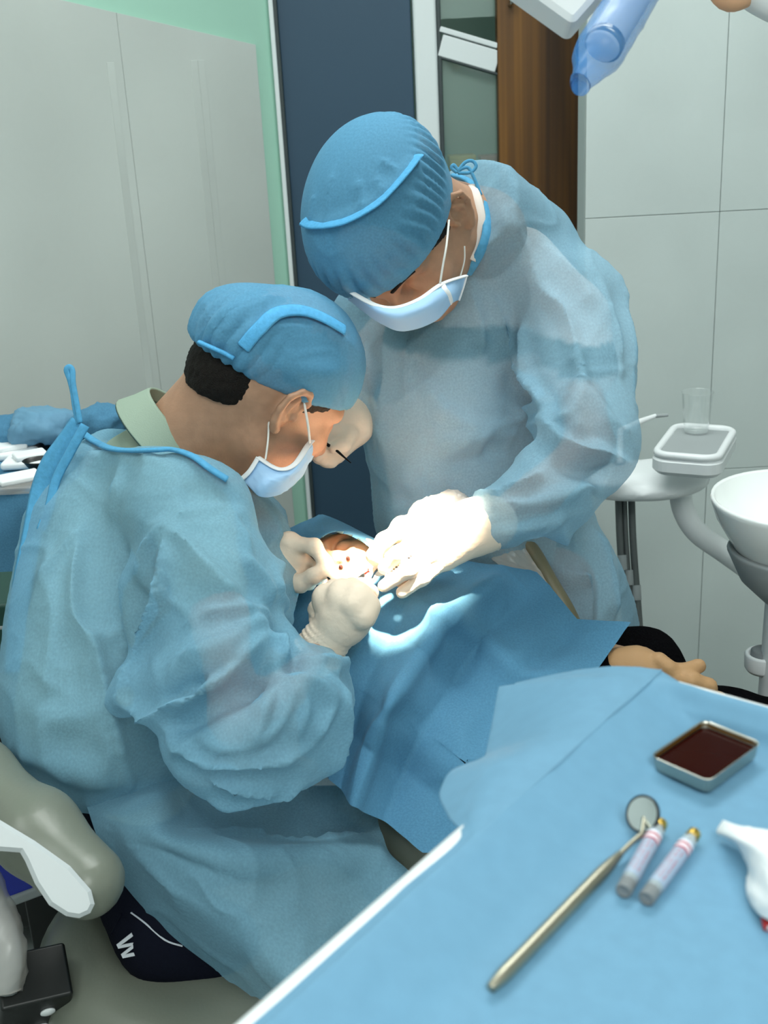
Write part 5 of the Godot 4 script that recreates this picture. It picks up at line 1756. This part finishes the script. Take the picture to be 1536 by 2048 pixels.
	c.egg(hx * Vector3(0.0, 0.034, -0.004), hb, Vector3(0.087, 0.096, 0.102), 0.03)
	c.egg(hx * Vector3(0.0, 0.026, -0.092), hb, Vector3(0.066, 0.052, 0.050), 0.05)
	cut_above(c, hx, 0.017, 0.27)
	var cg := c.net(0.0042)
	var nn := cg.normals()
	for i in cg.v.size():          # gathers at the elastic behind
		var q := hx.affine_inverse() * cg.v[i]
		var t := smoothstep(-0.05, -0.10, q.z) * smoothstep(0.085, 0.02, q.y)
		var a := atan2(q.x, q.z + 0.06)
		cg.v[i] += nn[i] * (0.0045 * t * (absf(sin(a * 13.0)) - 0.5) - 0.004 * smoothstep(0.012, 0.0, q.y - (0.017 + 0.27 * q.z)) * t)
	wrinkle(cg, nn, 0.08, 0.0022, 4)
	folds(cg, c, [
		[[[481, 698], [520, 650], [556, 617], [610, 617], [663, 635], [693, 653]], 0.010, 0.004],
		[[[430, 640], [480, 610], [560, 590]], 0.010, 0.005], [[[415, 665], [460, 630], [540, 600]], 0.009, 0.004],
		[[[500, 665], [570, 650], [650, 655], [715, 700]], 0.009, 0.004],
		[[[480, 705], [560, 735], [640, 745], [690, 745]], 0.014, 0.005, 0.0],
		[[[440, 690], [425, 655]], 0.007, 0.004], [[[455, 695], [450, 650]], 0.007, 0.004], [[[423, 690], [414, 668]], 0.006, 0.004]])
	var cap := world_part("cap", cg.mesh(), M.cap, o, "blue disposable cap gathered by elastic at the nape")
	var bl := on_mesh(cg, [[486, 696], [505, 672], [524, 652], [542, 634], [560, 624], [585, 620], [610, 622], [635, 630], [660, 642], [690, 660]], 0.0015)
	ribbon("seam_band", bl, 0.0085, M.cap_band, cap, 0.25, -fwd)
	ribbon("elastic_edge", on_mesh(cg, [[398, 684], [412, 690], [430, 698], [448, 706], [468, 717]], 0.001), 0.0035, M.cap_band, cap, 0.7)
	# mask
	var mn := []
	for row in [
		[[517, 915, 1.385], [557, 938, 1.372], [589, 929, 1.385], [615, 892, 1.415], [630, 876, 1.46], [636, 874, 1.53]],
		[[508, 930, 1.383], [545, 952, 1.362], [584, 945, 1.375], [612, 908, 1.405], [633, 884, 1.46], [640, 880, 1.54]],
		[[500, 942, 1.383], [533, 966, 1.360], [576, 958, 1.372], [610, 925, 1.402], [632, 895, 1.46], [640, 886, 1.545]],
		[[491, 952, 1.386], [522, 980, 1.363], [568, 973, 1.375], [606, 938, 1.405], [628, 908, 1.46], [637, 893, 1.54]],
		[[484, 958, 1.39], [517, 993, 1.368], [562, 988, 1.380], [600, 958, 1.41], [622, 922, 1.46], [634, 900, 1.53]]]:
		var r := []
		for p in row: r.append(at(p[0], p[1], p[2]))
		mn.append(r)
	var mk := world_part("face_mask", cloth(mn, 7, 0.15, 0.0015, 0.0022, 0.03, 8).mesh(), M.mask, o, "pleated pale blue face mask seen from the side")
	ribbon("side_binding", smooth_path([mn[0][0] - fwd * 0.002, mn[2][0] - fwd * 0.002, mn[4][0] - fwd * 0.002], 6), 0.0045, M.mask_white, mk, 0.4)
	var te := []
	for p in mn[0]: te.append(p - fwd * 0.0015)
	ribbon("top_binding", smooth_path(te, 6), 0.0038, M.mask_white, mk, 0.4)
	for l in [[[572, 762, 1.39], [552, 772, 1.385], [541, 795, 1.385], [538, 835, 1.387], [536, 880, 1.385], [531, 919, 1.383]], [[606, 782, 1.385], [610, 815, 1.382], [616, 850, 1.385], [620, 886, 1.408]]]:
		var q := []
		for p in l: q.append(at(p[0], p[1], p[2]))
		ribbon("ear_loop", smooth_path(q, 6), 0.0016, M.loop, mk, 0.7)
	# gloves
	var gl := Field.new()
	gl.cone(at(645, 1290, 1.37), at(694, 1226, 1.357), 0.027, 0.029, 0.02)
	for k in [[652, 1192, 1.372, 0.0160], [686, 1184, 1.352, 0.0168], [716, 1190, 1.337, 0.0165], [736, 1214, 1.335, 0.0150]]: gl.cone(at(690, 1236, 1.36), at(k[0], k[1], k[2]), 0.026, k[3], 0.012)
	finger(gl, [[647, 1206, 1.375], [668, 1176, 1.39], [692, 1174, 1.42], [704, 1179, 1.44]], 0.0115, 0.0085)
	finger(gl, [[682, 1200, 1.35], [704, 1174, 1.385], [722, 1172, 1.42], [730, 1176, 1.44]], 0.0118, 0.0085)
	finger(gl, [[708, 1212, 1.335], [730, 1192, 1.37], [740, 1186, 1.41], [738, 1194, 1.43]], 0.0118, 0.0085)
	finger(gl, [[727, 1236, 1.335], [740, 1218, 1.365], [742, 1212, 1.40], [736, 1218, 1.42]], 0.0110, 0.008)
	finger(gl, [[642, 1264, 1.39], [637, 1219, 1.41], [660, 1192, 1.43], [686, 1178, 1.445]], 0.014, 0.0085)
	for k in [[648, 1204, 1.368], [682, 1198, 1.342], [708, 1210, 1.328], [728, 1234, 1.328]]: gl.ball(at(k[0], k[1], k[2]), 0.0135, 0.008)
	gl.cone(at(645, 1290, 1.37), at(634, 1308, 1.372), 0.027, 0.0285, 0.01)
	var g1g := gl.net(0.0028)
	var gn := g1g.normals()
	for i in g1g.v.size():      # rings of slack latex at the wrist
		var q := (g1g.v[i] - at(634, 1308, 1.372)).dot((at(688, 1225, 1.362) - at(634, 1308, 1.372)).normalized())
		g1g.v[i] += gn[i] * 0.0010 * sin(q * 900.0 + 3.0 * ripple.get_noise_3dv(g1g.v[i] * 900.0)) * smoothstep(0.045, 0.01, q)
	wrinkle(g1g, gn, 0.03, 0.0005, 16)
	var g1 := world_part("glove", g1g.mesh(), M.glove, o, "cream latex glove seen from the back of the hand")
	glove_ring("cuff_edge", at(634, 1308, 1.372), at(688, 1225, 1.362) - at(634, 1308, 1.372), 0.0292, M.glove, g1)
	var g2 := Field.new()
	for k in [[578, 1086, 1.475, 0.0155], [590, 1112, 1.485, 0.0155], [592, 1140, 1.495, 0.015]]: g2.cone(at(552, 1140, 1.495), at(k[0], k[1], k[2]), 0.028, k[3], 0.02)
	finger(g2, [[580, 1087, 1.475], [628, 1093, 1.458], [650, 1124, 1.452], [671, 1156, 1.445]], 0.0112, 0.0080)
	finger(g2, [[590, 1112, 1.49], [634, 1112, 1.485], [644, 1138, 1.478], [632, 1150, 1.475]], 0.0115, 0.0085)
	finger(g2, [[594, 1130, 1.50], [632, 1134, 1.50], [636, 1154, 1.495], [620, 1158, 1.49]], 0.011, 0.0085)
	finger(g2, [[590, 1148, 1.505], [620, 1152, 1.51], [618, 1166, 1.505], [604, 1166, 1.50]], 0.010, 0.008)
	finger(g2, [[566, 1160, 1.48], [600, 1168, 1.462], [628, 1152, 1.452], [648, 1142, 1.448]], 0.0125, 0.0088)
	var g2g := g2.net(0.0028)
	wrinkle(g2g, g2g.normals(), 0.025, 0.0006, 26)
	world_part("glove", g2g.mesh(), M.glove, o, "cream latex glove pinching a steel retractor")
	var rt := thing("cheek_retractor", "dark steel retractor pinched in the seated clinician's far glove at the patient's mouth", "retractor", at(650, 1146, 1.44))
	world_part("handle", tube(smooth_path([at(622, 1108, 1.462), at(640, 1128, 1.45), at(656, 1152, 1.442), at(682, 1170, 1.44)], 6), 0.0026, 10, 0.5, fwd).mesh(), M.dark_steel, rt)
	world_part("blade", tube(smooth_path([at(682, 1170, 1.44), at(704, 1166, 1.45), at(728, 1150, 1.485)], 6), 0.0030, 10, 0.4, fwd).mesh(), M.steel, rt)

# ----- the patient, drape and chair -----
func patient_and_chair() -> void:
	var o := thing("person", "patient lying under the blue drape, only nose, open mouth and folded hands showing", "person", at(1100, 1350, 1.6))
	var up := turned(-0.73, 0.33, -0.60)
	var xl := turned(0.60, 0.72, -0.34)
	xl = (xl - up * xl.dot(up)).normalized()
	var fw := xl.cross(up)
	var hb := Basis(xl, up, fw)
	var hx := Transform3D(hb, at(700, 1192, 1.635))
	var f := Field.new()
	f.chain([at(830, 1280, 1.74), at(990, 1350, 1.69), at(1170, 1440, 1.65), at(1330, 1500, 1.64)], [0.10, 0.105, 0.10, 0.095], 0.05)
	f.chain([at(1330, 1480, 1.66), at(1540, 1520, 1.66), at(1750, 1610, 1.68)], [0.06, 0.05, 0.04], 0.05)
	f.chain([at(1180, 1330, 1.52), at(1255, 1335, 1.50)], [0.036, 0.027], 0.02)
	var body := f.net(0.014)
	var h := Field.new()
	head_shape(h, hx)
	h.cone(hx * Vector3(0, -0.03, -0.03), at(850, 1250, 1.76), 0.050, 0.055, 0.03)
	h.egg(hx * Vector3(0, -0.072, 0.094), hb, Vector3(0.019, 0.0115, 0.03), 0.005, 1)
	body.merge(h.net(0.0026))
	body.uv.clear()
	world_part("body", body.mesh(), M.skin_fair, o)
	var mo := Field.new()
	mo.egg(hx * Vector3(0, -0.072, 0.078), hb, Vector3(0.020, 0.0125, 0.012), 0.004)
	skin_part("mouth", mo, 0.002, M.mouth, o, "open red mouth")
	for k in 6:
		var t := (k - 2.5) / 2.5
		world_part("tooth", box_at(Vector3(-0.0032, -0.004, -0.002), Vector3(0.0032, 0.003, 0.002), 0.0012).mesh(), M.teeth, o).transform = Transform3D(Basis(), -o.position) * hx * Transform3D(Basis(Vector3.UP, t * 0.5), Vector3(t * 0.016, -0.062, 0.0935 - 0.006 * t * t))
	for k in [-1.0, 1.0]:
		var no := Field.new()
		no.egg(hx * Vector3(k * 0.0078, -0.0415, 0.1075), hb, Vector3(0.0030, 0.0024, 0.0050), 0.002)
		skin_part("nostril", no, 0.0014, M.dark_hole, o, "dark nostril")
	var lp := PackedVector3Array()
	for k in 24: lp.append(hx * Vector3(cos(TAU * k / 24) * 0.021, -0.072 + sin(TAU * k / 24) * 0.0135, 0.0965 - 0.010 * pow(cos(TAU * k / 24), 2)))
	world_part("lips", tube(lp, 0.0042, 8, 1.0, fw, true).mesh(), M.lips, o)
	# black fleece
	var cl := Field.new()
	cl.chain([at(860, 1290, 1.74), at(990, 1350, 1.69), at(1170, 1440, 1.65), at(1330, 1500, 1.64)], [0.12, 0.12, 0.115, 0.11], 0.05)
	bones(cl, [[1120, 1340, 1.62, 60], [1230, 1325, 1.57, 56], [1290, 1326, 1.555, 62], [1325, 1365, 1.56, 58]], 0.03)
	bones(cl, [[1150, 1345, 1.52, 46], [1205, 1345, 1.50, 42], [1248, 1345, 1.49, 36]], 0.02)
	skin_part("top", cl, 0.008, M.fleece, o, "black fleece top")
	var tr_ := Field.new()
	bones(tr_, [[1330, 1470, 1.64, 110], [1450, 1470, 1.62, 84], [1600, 1515, 1.64, 105], [1780, 1610, 1.66, 100]], 0.04)
	skin_part("trousers", tr_, 0.010, M.fleece, o, "black trousers")
	# bare hand folded over the other
	var hd := Field.new()
	for k in [[1322, 1338, 1.478, 0.0155], [1334, 1358, 1.468, 0.0155], [1328, 1378, 1.468, 0.015], [1316, 1394, 1.472, 0.014]]: hd.cone(at(1276, 1336, 1.485), at(k[0], k[1], k[2]), 0.021, k[3], 0.012)
	hd.cone(at(1236, 1334, 1.49), at(1280, 1338, 1.485), 0.024, 0.021, 0.02)
	finger(hd, [[1322, 1338, 1.476], [1364, 1345, 1.462], [1397, 1332, 1.466]], 0.0128, 0.0098, 0.004)
	finger(hd, [[1334, 1358, 1.466], [1382, 1362, 1.45], [1416, 1374, 1.452], [1420, 1390, 1.468]], 0.0130, 0.0105, 0.004)
	finger(hd, [[1328, 1378, 1.466], [1372, 1386, 1.45], [1406, 1400, 1.455], [1404, 1414, 1.47]], 0.0122, 0.0098, 0.004)
	finger(hd, [[1316, 1394, 1.47], [1356, 1408, 1.455], [1386, 1422, 1.46], [1382, 1434, 1.47]], 0.0112, 0.009, 0.004)
	finger(hd, [[1290, 1322, 1.48], [1318, 1322, 1.466], [1338, 1336, 1.458], [1352, 1350, 1.456]], 0.0115, 0.009, 0.004)
	hd.ball(at(1438, 1398, 1.475), 0.010, 0.01)
	var hg := hd.net(0.003)
	wrinkle(hg, hg.normals(), 0.02, 0.0007, 5)
	world_part("hand", hg.mesh(), M.hand_skin, o, "bare hand resting on the black clothes")

	# the drape
	var net := []
	for row in [
		[[540, 1072, 1.70], [600, 1044, 1.66], [645, 1029, 1.66], [700, 1052, 1.62], [760, 1082, 1.61], [860, 1112, 1.62], [1000, 1130, 1.60], [1078, 1142, 1.585], [1150, 1232, 1.54], [1262, 1246, 1.50]],
		[[545, 1110, 1.66], [600, 1085, 1.565], [650, 1066, 1.555], [705, 1080, 1.54], [765, 1110, 1.55], [840, 1150, 1.57], [986, 1160, 1.555], [1060, 1190, 1.54], [1120, 1275, 1.51], [1222, 1300, 1.475]],
		[[550, 1160, 1.60], [600, 1140, 1.545], [655, 1125, 1.53], [715, 1130, 1.525], [770, 1160, 1.525], [820, 1195, 1.500], [892, 1227, 1.477], [965, 1280, 1.48], [1042, 1338, 1.455], [1177, 1356, 1.45]],
		[[560, 1230, 1.53], [605, 1215, 1.52], [650, 1205, 1.51], [700, 1210, 1.49], [750, 1230, 1.462], [790, 1265, 1.447], [840, 1310, 1.435], [910, 1375, 1.425], [990, 1425, 1.405], [1125, 1410, 1.415]],
		[[570, 1310, 1.47], [610, 1310, 1.475], [645, 1300, 1.465], [670, 1310, 1.44], [688, 1345, 1.41], [728, 1375, 1.395], [774, 1403, 1.365], [850, 1455, 1.375], [933, 1509, 1.345], [1070, 1490, 1.36]],
		[[590, 1400, 1.42], [620, 1400, 1.42], [645, 1410, 1.40], [660, 1420, 1.385], [675, 1445, 1.365], [705, 1475, 1.35], [738, 1500, 1.335], [810, 1555, 1.335], [890, 1600, 1.315], [1040, 1590, 1.32]],
		[[600, 1510, 1.38], [625, 1520, 1.37], [640, 1535, 1.355], [650, 1545, 1.345], [657, 1556, 1.33], [680, 1580, 1.315], [705, 1601, 1.30], [770, 1648, 1.295], [844, 1691, 1.275], [1010, 1710, 1.28]]]:
		var r := []
		for p in row: r.append(at(p[0], p[1], p[2]))
		net.append(r)
	# the fold lattice of the unfolded sheet: alternate lines stand up and lie low
	for i in net.size():
		for j in range(4, net[i].size()):
			var z: float = [0.0, 0.0, 0.012, -0.013, 0.016, -0.016, 0.004][i] + [0.0, 0.0, 0.0, 0.0, 0.0, -0.012, 0.022, -0.018, 0.016, 0.0][j]
			net[i][j] -= fwd * z
	var tip := hx * Vector3(0, -0.036, 0.10)
	var g := cloth(net, 12, 0.8, 0.0, 0.003, 0.10, 21, tip, 0.043, fw)
	var nn := g.normals()
	for c in [[6, 0.010], [8, -0.008]]:
		var line := []
		for r in net: line.append(r[c[0]])
		fold(g, nn, smooth_path(line, 4), 0.016, c[1], 0.0)
	for c in [[2, 0.008], [4, -0.008]]: fold(g, nn, smooth_path(net[c[0]].slice(5), 4), 0.016, c[1], 0.0)
	var d := thing("surgical_drape", "blue surgical drape with fold creases covering the patient, with a face opening", "drape", at(900, 1350, 1.45))
	world_part("sheet", g.mesh(), M.drape, d)
	var ring := PackedVector3Array()

	# the dental chair below
	var ch := thing("dental_chair", "grey green dental chair under the draped patient", "dental chair", Vector3(at(1000, 1500, 1.65).x, 0, at(1000, 1500, 1.65).z))
	var cf := Field.new()
	var run := [at(660, 1330, 1.72), at(850, 1400, 1.68), at(1050, 1470, 1.66), at(1250, 1560, 1.68), at(1500, 1640, 1.70), at(1800, 1760, 1.72)]
	for s in [-0.16, 0.0, 0.14]:
		var line := []
		var rr := []
		for k in run.size():
			var w := 0.6 if k == 0 else 1.0
			line.append(run[k] + Vector3(0.02 * s, 0, 0.95) * s * w)
			rr.append(0.052)
		cf.chain(line, rr, 0.09)
	var cg := cf.net(0.012)
	world_part("upholstery", cg.mesh(), M.vinyl, ch)
	world_part("side_rail", tube(smooth_path([at(700, 1600, 1.48), at(770, 1650, 1.45), at(820, 1700, 1.43), at(900, 1800, 1.45)], 6), 0.022, 14).mesh(), M.vinyl, ch, "grey green side rail")
	var base := ch.position
	world_part("pedestal", tube(PackedVector3Array([Vector3(base.x, 0.03, base.z), Vector3(base.x, 0.62, base.z)]), PackedFloat32Array([0.13, 0.09]), 24).mesh(), M.white_plastic, ch)
	world_part("base_plate", box_at(Vector3(base.x - 0.45, 0.001, base.z - 0.25), Vector3(base.x + 0.45, 0.05, base.z + 0.25), 0.02).mesh(), M.white_plastic, ch)
	world_part("arm_tube", tube(smooth_path([at(1030, 1070, 1.66), at(1062, 1100, 1.65), at(1100, 1165, 1.63), at(1140, 1235, 1.62), at(1180, 1330, 1.66)], 6), 0.012, 14).mesh(), M.arm_tube, ch, "olive tube beside the drape")
	world_part("arm_film", cloth([[at(960, 1090, 1.66), at(1010, 1085, 1.655), at(1050, 1095, 1.64)], [at(985, 1120, 1.63), at(1035, 1125, 1.62), at(1085, 1150, 1.615)], [at(1010, 1135, 1.61), at(1070, 1150, 1.60), at(1120, 1210, 1.605)]], 8, 0.1, 0.0006, 0.004, 0.02, 4).mesh(), M.clear_film, ch, "crinkled clear film")
	# film-wrapped instrument head behind the glove
	var w := thing("wrapped_handpiece", "brownish instrument head in crinkled clear film behind the lit glove", "handpiece", at(890, 1020, 1.52))
	var wf := Field.new()
	wf.chain([at(945, 1020, 1.52), at(900, 1012, 1.525), at(850, 1026, 1.525), at(822, 1046, 1.52)], [0.014, 0.017, 0.015, 0.008], 0.02)
	var wg := wf.net(0.003)
	wrinkle(wg, wg.normals(), 0.014, 0.0028, 14)
	world_part("film", wg.mesh(), M.clear_film, w)
	world_part("core", tube(smooth_path([at(940, 1024, 1.525), at(890, 1016, 1.53), at(845, 1032, 1.53)], 5), 0.008, 10).mesh(), M.core_brown, w)

func _ready() -> void:
	axes()
	crumple.noise_type = FastNoiseLite.TYPE_SIMPLEX_SMOOTH
	crumple.fractal_type = FastNoiseLite.FRACTAL_NONE
	ripple.noise_type = FastNoiseLite.TYPE_SIMPLEX_SMOOTH
	ripple.fractal_octaves = 2
	materials()
	lights_and_camera()
	room()
	operating_lamp()
	bracket_table()
	basin_unit()
	instrument_cart()
	printed_sheet()
	stool()
	standing_clinician()
	seated_clinician()
	patient_and_chair()
